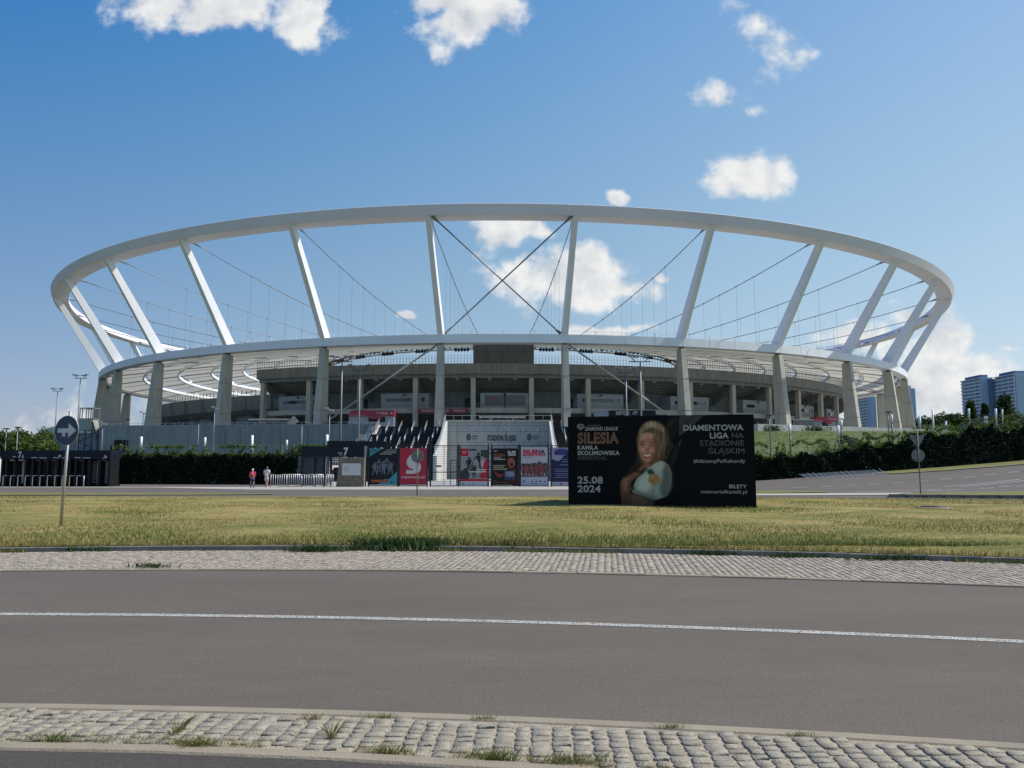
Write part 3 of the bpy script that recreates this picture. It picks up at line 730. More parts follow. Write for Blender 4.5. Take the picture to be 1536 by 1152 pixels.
b = MB(); dk = [(x*.996, y+.3) for x, y in front]+[(-23.2,134.5),(18.6,134.5)]+[(x*.996, y+.3) for x, y in fr2]+[(120,310),(70,352),(0,365),(-70,352),(-125,310)]
# deck as a band between the front edge and the bowl
n_ = 120; outer = []
import bisect
for i in range(n_):
    t = 2*PI*i/n_; p = ED(t, 20, 0)
    outer.append(p)
def inside_clip(p):
    # keep the deck behind the straight front walls
    if p.y < 250:
        pts = front+fr2; best = None
        c = Vector((CX, CY, 0)); d = Vector((p.x, p.y, 0))-c
        for (x0,y0),(x1,y1) in zip(pts[:-1], pts[1:]):
            ex, ey = x1-x0, y1-y0; den = d.x*ey-d.y*ex
            if abs(den) < 1e-6: continue
            s_ = ((x0-c.x)*ey-(y0-c.y)*ex)/den; r_ = ((x0-c.x)*d.y-(y0-c.y)*d.x)/den
            if 0 <= r_ <= 1 and s_ > 0: best = s_ if best is None else min(best, s_)
        if best: return c+d*(best*.9985)
    return Vector((p.x, p.y, 0))
outer = [inside_clip(p) for p in outer]; inner = [EB(2*PI*i/n_, -9, 0) for i in range(n_)]
vs = [(p.x,p.y,ZT) for p in outer]+[(p.x,p.y,ZT) for p in inner]
b.add(vs, [(i, (i+1) % n_, n_+(i+1) % n_, n_+i) for i in range(n_)]); b.build('deck', mat('deck_paving', (.33,.32,.30), .9, var=.12, scale=.6), TR)
b = MB()
for pts in (front, fr2[1:]):
    for (x0,y0),(x1,y1) in zip(pts[:-1], pts[1:]):
        b.bar((x0,y0+.25,zt+.02), (x1,y1+.25,zt+.02), .08, .04)
        k = int(math.hypot(x1-x0, y1-y0)/1.6)
        if y0 > 200 and y1 > 200: continue
        for i in range(k+1):
            s_ = i/k; p = Vector((x0+(x1-x0)*s_, y0+(y1-y0)*s_+.25, zt))
            if pts is front or True: b.bar(p, p+Vector((0,0,.22 if pts is fr2 else .42)), .05, .05)
        if pts is front: b.bar((x0,y0+.25,zt+.4), (x1,y1+.25,zt+.4), .05, .05)
b.build('low_railing', M_galv, TR)
for px in (334, 358, 420, 463, 512):
    x = (px-768)/1180*135.5; y = 134.2+(-23.2-x)*5/49.3; b = MB(); b.box(x-.07, x+.07, y-.12, y+.02, 1, zt-.05); b.build('drain_pipe', M_cstd, TR)
for (a_, c_) in ((160.5, 164), (166,174.5), (178.5,184.5)):
    p, q = P(a_, 654, 139.3), P(c_, 668, 139.3); b = MB(); b.box(p.x+1.2, q.x+1.2, 138.3, 139.7, 2, 5.6 if a_ < 162 else 6.6); b.build('service_opening', M_blk, TR)
# ================================================================ entrance block and stairs
EN = thing('entrance_block', 'pale entrance wall lettered STADION ŚLĄSKI between the two outdoor stairs', 'building', (-2, 121, 0))
b = MB(); b.box(-10.4, 6.2, 121, 134.4, -.1, 8.75); b.build('front_wall', M_wl := mat('entrance_wall_panels', (.33,.35,.335), .85, var=.08, scale=.5, streak=.15), EN)
b = MB()
for z in (2.4, 4.6, 5.6, 7.3, 8.2): b.box(-10.38, 6.18, 120.975, 121, z-.02, z+.02)
for x in (-8.4, -2.1, 4.2): b.box(x-.015, x+.015, 120.97, 121, 0, 8.7)
b.build('panel_joints', M_seam, EN)
b = MB(); b.box(-10.6, 6.4, 120.8, 121.3, 8.752, 9.05); b.build('coping', M_cst, EN)
b = MB()
for x in np.linspace(-10.4, 6.2, 13): b.bar((x, 121.1, 9.05), (x, 121.1, 9.75), .05, .05)
b.bar((-10.4,121.1,9.75), (6.2,121.1,9.75), .06, .06); b.build('top_railing', M_galv, EN)
M_ink = mat('black_lettering', (.012,.014,.016), .5)
text('STADION ŚLĄSKI', P(731, 661, 120.93), (1,0,0), (0,0,1), 4.42, .80, M_ink, EN, .032)
for px in (700, 791):
    p = P(px, 660.5, 120.93); b = MB()
    oval = lambda rx, rz, x, z, n=20: [(x+rx*math.copysign(abs(math.cos(2*PI*i/n))**.6, math.cos(2*PI*i/n)), p.y, z+rz*math.copysign(abs(math.sin(2*PI*i/n))**.7, math.sin(2*PI*i/n))) for i in range(n)]
    cx_, cz_ = p.x+.3, p.z+.47; o1, o2 = oval(.30,.48,cx_,cz_), oval(.14,.30,cx_,cz_)
    b.add(o1+o2, [(i, (i+1) % 20, 20+(i+1) % 20, 20+i) for i in range(20)])
    b.bar((cx_-.12, p.y, cz_-.12), (cx_+.12, p.y, cz_+.12), .02, .12)
    b.build('oval_emblem', M_ink, EN)
    text('STADION', (p.x+.80, p.y, p.z+.52), (1,0,0), (0,0,1), .86, .19, M_ink, EN, .03); text('ŚLĄSKI', (p.x+.80, p.y, p.z+.16), (1,0,0), (0,0,1), .72, .19, M_ink, EN, .03)
for px in (699,720.5,742,763.5,785,806.5):
    p = P(px, 646.5, 120.9); b = MB(); b.box(p.x-.16, p.x+.14, p.y-.45, p.y+.05, p.z, p.z+.22); b.bar((p.x,p.y+.05,p.z+.1), (p.x-.1,p.y-.4,p.z+.3), .06, .06); b.build('wall_spotlight', M_galv, EN)
for sx, x in ((-1,-10.4),(1,6.2)):
    b = MB(); x2 = x+sx*-.45 if False else x-sx*.45
    def side(y0, y1, z0, z1, w=.5):
        b.hexa([(x-sx*w,y0,-.1),(x,y0,-.1),(x,y1,-.1),(x-sx*w,y1,-.1)], [(x-sx*w,y0,z0),(x,y0,z0),(x,y1,z1),(x-sx*w,y1,z1)])
    side(104, 112, 3.3, 5.2); side(112, 120.97, 5.2, 8.9)
    b.build('stair_side_wall', mat('white_side_wall', (.52,.52,.49), .8, var=.06, scale=.8, streak=.12), EN)
    b = MB(); rp = [(104,3.3),(112,5.2),(121,8.9)]
    for (y0,z0),(y1,z1) in zip(rp[:-1], rp[1:]):
        for d in (.5, .8, 1.1): b.bar((x-sx*.2,y0,z0+d), (x-sx*.2,y1,z1+d), .05, .05)
        k = max(2, int((y1-y0)/1.2))
        for i in range(k): y = y0+(y1-y0)*i/k; z = z0+(z1-z0)*i/k; b.bar((x-sx*.2,y,z), (x-sx*.2,y,z+1.1), .05, .05)
    b.build('side_railing', M_galv, EN)
M_step = mat('dark_stair_tone', (.028,.028,.028), .9, var=.3, scale=2)  # one very dark tone for all steps, varied at random
def stairs(x0, x1, label):
    t = thing('outdoor_stairs', label, 'stairs', ((x0+x1)/2, 118, 0)); b = MB(); y, z = 95.6, 0.0
    sec = [(11, .38, .16), (0, 4.4, 0), (11, .38, .16), (0, 4.4, 0), (11, .38, .16), (0, 4.4, 0), (11, .38, .16), (0, 4.4, 0), (10, .38, .166)]; rails = []
    for n_s, g, r_ in sec:
        if n_s == 0: b.box(x0, x1, y, y+g, -.1, z); y += g; continue
        ys_, zs_ = y, z
        for k in range(n_s): z += r_; b.box(x0, x1, y, y+g, -.1, z); y += g
        rails.append((ys_, y, zs_, z))
    b.box(x0, x1, y, 134.6, -.1, min(z, ZT)); b.build('steps', M_step, t)
    for (ya, yb, za, zb) in rails[1:]:
        for k in range(5):
            x = x0+(x1-x0)*(k+.75)/5.4; c = MB()
            c.tube([(x, ya-.3, za), (x, ya-.3, za+1.0), (x, yb, zb+1.0), (x, yb, zb)], .040, 6)
            c.tube([(x, ya-.3, za+.55), (x, yb, zb+.55)], .03, 5)
            c.build('handrail', M_galv, t)
    s_ = MB(); xo = x0-.25 if x0 < -15 else x1+.25; rp = [(95.6,0)]+[(95.6+8.58*k+e, 1.76*(k+(e > 0))) for k in range(5) for e in (0, 4.2)][1:]+[(134.2,8.75)]
    for (y0,z0),(y1,z1) in zip(rp[:-1], rp[1:]): s_.hexa([(xo-.25,y0,-.1),(xo+.25,y0,-.1),(xo+.25,y1,-.1),(xo-.25,y1,-.1)], [(xo-.25,y0,z0+.25),(xo+.25,y0,z0+.25),(xo+.25,y1,z1+.25),(xo-.25,y1,z1+.25)])
    s_.build('side_wall', M_cst, t); s_ = MB()
    for (y0,z0),(y1,z1) in zip(rp[:-1], rp[1:]):
        for d in (.55,.85,1.15): s_.bar((xo,y0,z0+d+.2), (xo,y1,z1+d+.2), .06, .06)
        k = max(2, int((y1-y0)/1.1))
        for i in range(k): yq = y0+(y1-y0)*i/k; zq = z0+(z1-z0)*i/k+.25; s_.bar((xo,yq,zq), (xo,yq,zq+1.1), .05, .05)
    s_.build('side_railing', M_galv, t)
stairs(-22.4, -10.95, 'wide dark outdoor stairs with rows of silver handrails left of the lettered wall')
stairs(6.75, 18.0, 'wide dark outdoor stairs largely hidden behind the black billboard')
# ================================================================ billboard
M_let = mat('print_pale', (.37,.36,.335), .6); M_letd = mat('print_dim', (.115,.12,.12), .6)
BL, BR, BK = G(853, 760.5, .10), G(1135, 763.5, .10), Vector((4.6, 36.6, .10)); BH = 3.55
BB = thing('billboard', 'big black billboard with a smiling woman printed on it and the words DIAMENTOWA LIGA', 'billboard', (6, 33, .1))
M_bbk = mat('black_print', (.0022,.0030,.0042), .5, var=.2, scale=.7, spec=.12)
def panel(b, p, q, h, th=.08):
    d = (q-p).normalized(); n = Vector((d.y, -d.x, 0)); u = Vector((0,0,h))
    b.hexa([p, q, q-n*th, p-n*th], [p+u, q+u, q-n*th+u, p-n*th+u])
b = MB(); panel(b, BL, BR, BH); b.build('front_panel', M_bbk, BB)
b = MB(); panel(b, BR+Vector((0,.1,0)), BK, BH-.02); b.build('rear_panel', M_bbk, BB); b = MB(); panel(b, BK, BL+Vector((0,.1,0)), BH-.03); b.build('rear_panel', M_bbk, BB)
bd = (BR-BL).normalized(); bn = Vector((bd.y, -bd.x, 0)); bw = (BR-BL).length
def bp(X, Y, k=1): # crop coordinates of the print -> the panel's face
    u = (X-58-(Y-75)/650*8)/1350; return BL+bd*(u*bw)+Vector((0,0,BH*(1-(Y-76+(X-58)*.003)/(650+(X-58)*.011))))+bn*(.004*k)
def bshape(pts, m, k, smooth=True, parent=None, name='printed_shape'):
    b = MB(); b.poly([bp(x, y, k) for x, y in (spline(pts) if smooth else pts)]); return b.build(name, m, parent or BB)
sc_ = bw/1350; sz_ = BH/655
def bt(s, x0, x1, ybase, cap, m, bold=.02, shear=0):
    text(s, bp(x0, ybase, 2), bd, (0,0,1), (x1-x0)*sc_, cap*sz_, m, BB, bold, shear=shear)
M_or = mat('print_copper', (.10,.045,.028), .6, col2=(.24,.11,.05), scale=1.6); M_br = mat('print_brown', (.055,.038,.028), .6)
bt('DIAMOND LEAGUE', 188, 432, 177, 24, M_let, .02, .2); bt('WANDA', 205, 308, 148, 12, M_letd, .02, .15)
bt('KAMILA', 132, 287, 315, 29, M_let, .026); bt('SKOLIMOWSKA', 132, 447, 354, 29, M_let, .026); bt('MEMORIAL', 135, 355, 389, 27, M_br, .03)
bt('SILESIA', 132, 442, 269, 74, M_or, .045)
bt('25.08', 133, 322, 557, 47, M_let, .028); bt('2024', 133, 306, 619, 47, M_let, .028)
bt('DIAMENTOWA', 912, 1336, 184, 38, M_let, .028); bt('LIGA', 1100, 1232, 240, 38, M_let, .028); bt('NA', 1255, 1336, 239, 36, M_letd, -.003)
bt('STADIONIE', 1028, 1339, 293, 37, M_letd, -.003); bt('ŚLĄSKIM', 1088, 1340, 349, 37, M_letd, -.003)
bt('#IdziemyPoRekordy', 982, 1345, 413, 25, M_let, .004); bt('BILETY', 1230, 1350, 592, 24, M_let, .022); bt('memorialkamili.pl', 1032, 1352, 628, 25, M_let, .004)
b = MB()
def bln(x0, y0, x1, y1, w=4):
    d = Vector((x1-x0, y1-y0)); l = d.length; n = Vector((-d.y, d.x))/l*w/2
    b.poly([bp(x0+n.x, y0+n.y, 2), bp(x1+n.x, y1+n.y, 2), bp(x1-n.x, y1-n.y, 2), bp(x0-n.x, y0-n.y, 2)])
for q in ((127,148,140,131),(140,131,170,131),(170,131,183,148),(183,148,155,173),(155,173,127,148),(138,147,155,162),(155,162,172,147),(150,134,163,147),(163,147,150,160),(145,139,137,147)): bln(*q)
b.build('diamond_emblem', M_let, BB)
M_st1 = mat('print_olive', (.014,.013,.012), .5); M_st2 = mat('print_dusk', (.032,.028,.022), .5)
for pts in ([(800,80),(868,78),(800,200),(790,130)], [(905,78),(960,77),(860,190),(815,250),(805,190)], [(1010,77),(1060,77),(930,190),(850,240)], [(770,340),(815,250),(835,290),(790,390)]): bshape(pts, M_st2, 1, False)
for pts in ([(868,78),(905,78),(805,190),(800,200)], [(960,77),(1010,77),(850,240),(860,190)], [(800,400),(850,300),(900,240),(870,360),(820,450)], [(560,400),(590,360),(600,440),(500,520),(470,520)]): bshape(pts, M_st1, 1, False)
# the portrait is one printed sheet: a fine grid whose colours are the print itself
M_mo = mat('mouth_red', (.16,.045,.035), .6)
def portrait():
    x0, x1, y0, y1, nx_, ny_ = 430, 880, 80, 722, 226, 322
    gx_, gy_ = np.meshgrid(np.linspace(x0, x1, nx_), np.linspace(y0, y1, ny_)); st = (x1-x0)/(nx_-1)
    g = np.random.default_rng(4); base = np.array([.0022,.0030,.0042]); img = np.ones((ny_, nx_, 3))*base
    def noise(sx, sy, seed):
        r = np.random.default_rng(seed).random((int(ny_/sy)+3, int(nx_/sx)+3)); yi, xi = np.arange(ny_)/sy, np.arange(nx_)/sx
        a_, b_ = yi.astype(int), xi.astype(int); fy, fx = (yi-a_)[:,None], (xi-b_)[None,:]
        return (r[a_][:,b_]*(1-fy)*(1-fx)+r[a_+1][:,b_]*fy*(1-fx)+r[a_][:,b_+1]*(1-fy)*fx+r[a_+1][:,b_+1]*fy*fx)
    def mask(pts, blur, smooth=True):
        q = np.array(spline(pts) if smooth else pts, float); m = np.zeros((ny_, nx_), bool); n = len(q)
        for i in range(n):
            (xa, ya), (xb, yb) = q[i], q[(i+1) % n]
            if ya == yb: continue
            c_ = ((ya > gy_) != (yb > gy_)) & (gx_ < (xb-xa)*(gy_-ya)/(yb-ya)+xa); m ^= c_
        m = m.astype(float); k = max(1, int(round(blur*.6/st)))
        for _ in range(3):
            for ax in (0, 1):
                p_ = np.pad(m, [(k, k) if a_ == ax else (0, 0) for a_ in (0, 1)], mode='edge'); cs = np.cumsum(p_, ax); cs = np.concatenate([np.zeros_like(np.take(cs, [0], ax)), cs], ax)
                m = (np.take(cs, np.arange(2*k+1, cs.shape[ax]), ax)-np.take(cs, np.arange(0, cs.shape[ax]-2*k-1), ax))/(2*k+1)
        return m
    def lay(pts, col, blur=3, op=1.0, smooth=True, tex=None):
        m = (mask(pts, blur, smooth)*op)[:,:,None]; c_ = np.array(col)[None,None,:]*(tex[:,:,None] if tex is not None else 1); img[:] = img*(1-m)+c_*m
    def ell(cx_, cy_, rx, ry, rot=0): return [(cx_+rx*math.cos(a_)*math.cos(rot)-ry*math.sin(a_)*math.sin(rot), cy_+rx*math.cos(a_)*math.sin(rot)+ry*math.sin(a_)*math.cos(rot)) for a_ in np.linspace(0, 2*PI, 14, False)]
    strand = .45+1.1*noise(2.2, 26, 1)*noise(5, 60, 2)*1.6
    for pts, c_ in (([(790,130),(868,78),(880,110),(800,210)], (.032,.028,.022)), ([(805,190),(880,110),(880,180),(815,260)], (.014,.013,.012)), ([(770,345),(815,250),(838,290),(790,395)], (.060,.052,.040)), ([(800,420),(850,300),(880,260),(870,360),(820,460)], (.018,.017,.015))): lay(pts, c_, 3, 1, False)
    lay([(585,330),(600,400),(640,440),(560,520),(500,545),(520,500),(560,430),(572,380)], (.042,.028,.018), 9)
    hair = [(592,180),(612,145),(645,120),(700,112),(752,130),(792,175),(808,235),(806,300),(790,345),(772,385),(730,402),(700,420),(640,445),(600,410),(582,360),(578,300),(574,235)]
    lay(hair, (.030,.024,.016), 5); lay(hair, (.085,.068,.045), 5, .75, True, strand)
    lay([(604,170),(640,128),(700,118),(748,140),(772,185),(745,190),(700,160),(655,165),(615,205),(592,235)], (.27,.235,.165), 6, .85, True, strand)
    lay([(738,180),(762,190),(772,260),(758,330),(740,380),(728,330),(742,260)], (.15,.12,.08), 6, .6, True, strand)
    lay([(640,380),(712,360),(742,400),(720,440),(668,470),(612,470),(588,455),(622,425)], (.105,.050,.030), 5)
    lay([(640,420),(672,430),(650,462),(610,466),(600,455)], (.20,.105,.066), 7, .8)
    face = [(592,226),(622,200),(672,196),(708,222),(722,275),(718,330),(702,375),(672,404),(645,412),(620,398),(600,362),(586,312),(583,265)]
    lay(face, (.26,.145,.095), 3); lay([(690,215),(724,250),(724,330),(704,380),(670,408),(690,360),(702,300)], (.085,.040,.025), 8, .75)
    lay([(600,215),(640,200),(690,205),(690,235),(645,240),(598,250)], (.36,.225,.155), 8, .75); lay(ell(618,318,20,18), (.40,.24,.17), 8, .8); lay(ell(682,325,20,17), (.36,.20,.14), 8, .75)
    lay(ell(650,392,20,10), (.33,.19,.13), 6, .7); lay([(641,275),(650,275),(655,318),(640,322)], (.40,.26,.185), 4, .8); lay([(650,300),(662,322),(646,330),(636,324)], (.10,.045,.03), 3, .6)
    lay(ell(612,262,17,4,-.1), (.055,.032,.02), 2, .85); lay(ell(682,268,19,4,.15), (.055,.032,.02), 2, .85)
    lay(ell(613,281,15,6), (.09,.045,.03), 3, .7); lay(ell(683,287,16,6), (.09,.045,.03), 3, .7); lay(ell(613,281,9,3), (.02,.02,.022), 2, .95); lay(ell(683,287,9,3), (.02,.02,.022), 2, .95)
    lay(ell(613,291,13,3), (.33,.19,.13), 3, .4); lay(ell(684,298,14,3), (.33,.19,.13), 3, .4)
    lay([(612,345),(632,352),(660,354),(684,346),(676,366),(652,378),(630,370)], (.13,.035,.03), 2.5, .95); lay([(617,348),(634,354),(660,356),(680,349),(668,363),(650,367),(632,362)], (.62,.58,.52), 2, .95)
    lay([(604,336),(612,345),(610,360),(604,352)], (.10,.05,.032), 3, .5); lay([(690,336),(696,350),(688,362),(684,348)], (.08,.04,.026), 3, .5)
    lay([(580,245),(590,190),(618,160),(640,150),(612,205),(596,262),(588,330),(580,300)], (.20,.17,.115), 4, .85, True, strand)
    lay([(700,165),(735,185),(750,245),(744,330),(728,380),(722,330),(726,270),(708,222)], (.11,.088,.057), 4, .95, True, strand)
    shirt = [(640,462),(690,428),(752,400),(795,425),(822,490),(818,575),(790,640),(740,665),(700,672),(640,655),(545,622),(556,560),(592,498)]
    lay(shirt, (.22,.285,.255), 3); lay([(760,410),(800,430),(826,500),(820,600),(770,655),(740,600),(760,500)], (.055,.075,.070), 13, .85)
    lay([(600,520),(650,490),(700,500),(680,560),(640,620),(580,605)], (.36,.44,.40), 12, .8); lay([(545,622),(560,600),(700,650),(700,674)], (.12,.16,.145), 6, .7)
    lay([(690,430),(752,402),(775,440),(720,480)], (.30,.37,.34), 9, .7)
    for q in (((700,560),(715,552),(690,640),(678,636)), ((742,540),(752,548),(735,620),(726,610))): lay(q, (.10,.14,.13), 5, .6, False)
    lay([(575,490),(632,443),(642,462),(602,502),(568,512)], (.022,.030,.028), 3); lay([(640,462),(682,455),(706,488),(662,500)], (.020,.060,.048), 2, 1, False)
    lay([(516,612),(556,604),(557,576),(520,590)], (.02,.05,.042), 2, 1, False); lay(ell(697,530,40,38), (.06,.04,.018), 2); lay(ell(697,530,37,35), (.27,.185,.065), 2); lay(ell(697,530,24,22), (.17,.11,.04), 3, .9); lay(ell(690,520,8,10), (.36,.27,.12), 3, .7); lay(ell(706,538,8,8), (.30,.22,.10), 3, .7)
    arm = [(452,560),(470,520),(505,492),(560,478),(604,490),(596,505),(560,522),(530,556),(522,610),(530,660),(524,722),(468,722),(456,650)]
    lay(arm, (.10,.050,.034), 4); lay([(468,540),(505,505),(560,488),(585,494),(540,520),(505,560),(498,620),(480,600)], (.20,.115,.080), 8, .8)
    for q in (((512,498),(600,492),(600,497),(514,505)), ((508,517),(588,508),(586,513),(510,523)), ((500,538),(562,527),(560,532),(502,544))): lay(q, (.035,.018,.012), 2, .85, False)
    lay([(530,632),(610,645),(692,680),(670,722),(530,722)], (.085,.060,.038), 6); lay([(540,650),(600,655),(650,690),(610,715),(545,700)], (.135,.095,.062), 10, .8)
    ex = np.minimum.reduce([(gx_-x0)/22, (x1-gx_)/22, (gy_-y0)/14, np.ones_like(gx_)]).clip(0, 1)[:,:,None]
    img[:] = (img*(.92+.16*g.random((ny_, nx_, 1))))*ex+base*(1-ex)
    fall = (1-.45*np.clip((gy_-600)/120, 0, 1))[:,:,None]; img[:] *= fall; img[:] = base+(img-base)*np.array([1.75, 1.42, 1.18])
    V = [tuple(bp(x, y, 1)) for x, y in zip(gx_.ravel(), gy_.ravel())]; idx = np.arange(nx_*ny_).reshape(ny_, nx_)
    Fc = np.stack([idx[1:,:-1], idx[1:,1:], idx[:-1,1:], idx[:-1,:-1]], -1).reshape(-1,4)
    m = bpy.data.materials.new('portrait_print'); m.use_nodes = True; at_ = m.node_tree.nodes.new('ShaderNodeVertexColor'); at_.layer_name = 'print'
    m.node_tree.links.new(at_.outputs[0], m.node_tree.nodes['Principled BSDF'].inputs[0]); m.node_tree.nodes['Principled BSDF'].inputs['Roughness'].default_value = .5; m.node_tree.nodes['Principled BSDF'].inputs['Specular IOR Level'].default_value = .12
    o = npmesh('printed_portrait', V, Fc, m, BB); ca = o.data.color_attributes.new('print', 'FLOAT_COLOR', 'POINT')
    ca.data.foreach_set('color', np.c_[img.reshape(-1,3), np.ones(nx_*ny_)].astype(np.float32).ravel())
portrait()
# ================================================================ traffic signs
M_pole = mat('sign_pole_steel', (.40,.39,.37), .5, .5, var=.12, scale=6, streak=.2)
M_sback = mat('sign_back', (.17,.18,.18), .55, .3, var=.1, scale=5)
def disc(b, c, r, n, th=.012, rim=.0, seg=36):   # a disc standing at c facing n
    n = Vector(n).normalized(); t = Vector((-n.y, n.x, 0)).normalized(); u = Vector((0,0,1)); vs = []
    for k in (0, 1):
        for i in range(seg): a_ = 2*PI*i/seg; vs.append(Vector(c)+t*math.cos(a_)*r+u*math.sin(a_)*r+n*(th*k))
    b.add(vs, [tuple(range(seg))[::-1], tuple(range(seg, 2*seg))]+[(i, (i+1) % seg, seg+(i+1) % seg, seg+i) for i in range(seg)])
p0 = G(91, 790, .14); SG = thing('traffic_sign', 'round blue sign with a white arrow on a grey pole at the lawn left', 'traffic sign', p0)
lean = Vector((.07, 0, 0)); topz = 2.92
b = MB(); b.tube([p0, p0+lean+Vector((0,0,topz))], .036, 12); b.ball(p0+lean+Vector((0,0,topz)), (.037,.037,.012), n=10, k=4); b.build('pole', M_pole, SG)
sn = Vector((math.sin(R(-17)), -math.cos(R(-17)), 0)); c0 = p0+Vector((.055,0,2.43))+sn*.05; st_ = Vector((-sn.y, sn.x, 0))
b = MB(); disc(b, c0, .375, sn, .014); spl = b.build('sign_plate', M_sback, SG)
b = MB(); disc(b, c0+sn*.0145, .37, sn, .003); M_blue = mat('sign_blue', (.009,.034,.085), .35); b.build('blue_face', M_blue, spl)
b = MB(); q = lambda x, z: c0+sn*.0185+st_*x+Vector((0,0,z))
ar = [(-.285,.055),(-.285,-.055),(.06,-.055),(.06,-.19),(.315,0),(.06,.19),(.06,.055)]
M_sw = mat('sign_white', (.52,.53,.54), .4)
b.poly([q(x, z) for x, z in ar]); b.build('white_arrow', M_sw, spl)
b = MB(); b.poly([c0+sn*.0187+st_*x+Vector((0,0,z)) for x, z in ((-.14,-.05),(-.13,-.15),(-.10,-.16),(-.085,-.11),(-.07,-.16),(-.03,-.15),(-.03,-.05))]); b.build('sticker_remnant', M_sw, spl)
b = MB(); b.tube([c0+st_*.372*math.cos(a_)+Vector((0,0,.372*math.sin(a_)))+sn*.004 for a_ in np.linspace(0, 2*PI, 37)], .011, 6, caps=False); b.build('rim', M_pole, spl)
b = MB()
for dz in (-.2, .2): b.box(c0.x-.06, c0.x+.05, c0.y+.03, c0.y+.10, c0.z+dz-.02, c0.z+dz+.02)
b.build('clamp', M_pole, SG)
def back_sign(px, py, cyp, r, label, tri=False):
    p = G(px, py, .12); t = thing('traffic_sign', label, 'traffic sign', p, world=True)
    zt_ = P(px, cyp, p.y).z; b = MB(); h = zt_+r+.05+(1.0 if tri else 0)
    b.tube([p, (p.x, p.y, h)], .035, 8); b.build('pole', mat('sign_pole_dull', (.20,.17,.14), .7, var=.2, scale=4), t)
    b = MB(); disc(b, (p.x, p.y+.045, zt_), r, (.12,1,0), .012); b.build('round_plate', M_sback, t)
    b = MB()
    for dz in (-.15,.15): b.box(p.x-.2, p.x+.2, p.y+.03, p.y+.045, zt_+dz-.02, zt_+dz+.02)
    b.build('bracket', M_pole, t)
    if tri:
        z = zt_+r+.52; b = MB(); y = p.y+.05
        A_ = [(p.x-.42, z+.30), (p.x+.42, z+.30), (p.x+.44, z+.22), (p.x+.06, z-.42), (p.x-.06, z-.42), (p.x-.44, z+.22)]
        b.add([(x, y, z_) for x, z_ in A_]+[(x, y+.012, z_) for x, z_ in A_], [(5,4,3,2,1,0),(6,7,8,9,10,11)]+[(i, (i+1)%6, 6+(i+1)%6, 6+i) for i in range(6)])
        b.build('triangular_plate', M_sback, t)
back_sign(625.5, 743.5, 684, .365, 'thin pole with the grey back of a round sign before the red banner')
back_sign(1381, 741, 683, .375, 'grey backs of a triangular and a round sign on one pole', True)
# ================================================================ gates and banners
GY = 69.9
def gx(px, y=GY): return (px-768)/F*y/1.0
def gz(py, y=GY): return P(768, py, y).z
z0g, z1g = gz(729.3), gz(668)
M_bar = mat('gate_bar', (.020,.024,.030), .5, .3)
where = {552:'beside the stone info pillar', 644:'right of the red banner', 688.5:'left of the grey rugby banner', 735:'between the rugby and the black banner', 779:'between the black and the white banner', 824:'right of the white marathon banner', 868:'behind the left edge of the billboard', 599:'between the dark teal and the red banner', 912:'hidden behind the billboard, left of centre', 957:'hidden behind the billboard, right of centre', 1000:'hidden behind the billboard, far right'}
for px in where:
    if px > 870: continue
    x = gx(px); t = thing('gate_post', 'black steel gate post '+where[px], 'gate post', (x, GY, 0), 'black gate posts'); b = MB()
    if px in (735, 824, 552, 644):
        for d in (-.13,.13): b.box(x+d-.055, x+d+.055, GY-.06, GY+.06, 0, z1g+.12)
        for z in (.8, 2.2, 3.3): b.box(x-.075, x+.075, GY-.03, GY+.03, z, z+.06)
    else: b.box(x-.07, x+.07, GY-.06, GY+.06, 0, z1g+.05)
    b.build('upright', M_bar, t); b = MB(); b.lathe((x, GY, z1g+(.12 if px in (735,824,552,644) else .05)), [(.09,0),(.09,.03),(.02,.05)], 8); b.build('cap', M_bar, t)
    b = MB()
    for z in (.5, 1.7, 2.9): b.box(x-.11, x+.11, GY-.10, GY-.055, z, z+.09)
    b.build('hinge', M_bar, t)
def leaf(pxa, pxb, label, wicket=False):
    xa, xb = gx(pxa), gx(pxb); t = thing('gate_leaf', label, 'gate', ((xa+xb)/2, GY, z0g), 'mesh gate leaves along the entrance'); b = MB(); w = .045
    for x in (xa+w, xb-w, (xa+xb)/2): b.box(x-w*(1 if x != (xa+xb)/2 else .5), x+w*(1 if x != (xa+xb)/2 else .5), GY-.035, GY+.035, z0g, z1g)
    for z in (z0g, (z0g+z1g)*.34, z1g-.07): b.box(xa+w, xb-w, GY-.033, GY+.033, z, z+.07)
    b.build('frame', M_bar, t); b = MB(); k = int((xb-xa)/.33)
    for i in range(1, k): x = xa+(xb-xa)*i/k; b.box(x-.006, x+.006, GY-.006, GY+.006, z0g+.05, z1g-.05)
    for i in range(1, 18): z = z0g+(z1g-z0g)*i/18; b.box(xa+w, xb-w, GY-.016, GY-.008, z-.010, z+.010)
    b.build('mesh_infill', M_bar, t)
    if wicket:
        b = MB(); x0, x1 = xb-.62, xb-.08
        for x in (x0, x1): b.box(x-.03, x+.03, GY-.06, GY-.036, z0g+.08, 2.35)
        for z in (1.32, 2.33, z0g+.05): b.box(x0, x1, GY-.062, GY-.038, z-.03, z+.03)
        b.build('wicket_frame', M_bar, t); b = MB(); xw = gx(659); b.box(xw-.22, xw+.22, GY-.07, GY-.04, 1.75, 1.9); b.build('lock_plate', M_bar, t)
for a_, c_, l_, w_ in ((554,598,'gate leaf behind the dark teal sports banner',0),(600,642,'gate leaf behind the pink-red banner',0),(646,687,'see-through mesh gate leaf with a wicket and lock, no banner on it',1),(690,733,'gate leaf behind the grey and red rugby banner',0),
    (737,778,'gate leaf behind the black banner dated 25.08',0),(780,822,'gate leaf behind the white marathon banner',0),(826,867,'gate leaf behind the purple-blue banner',0)): leaf(a_, c_, l_, w_)
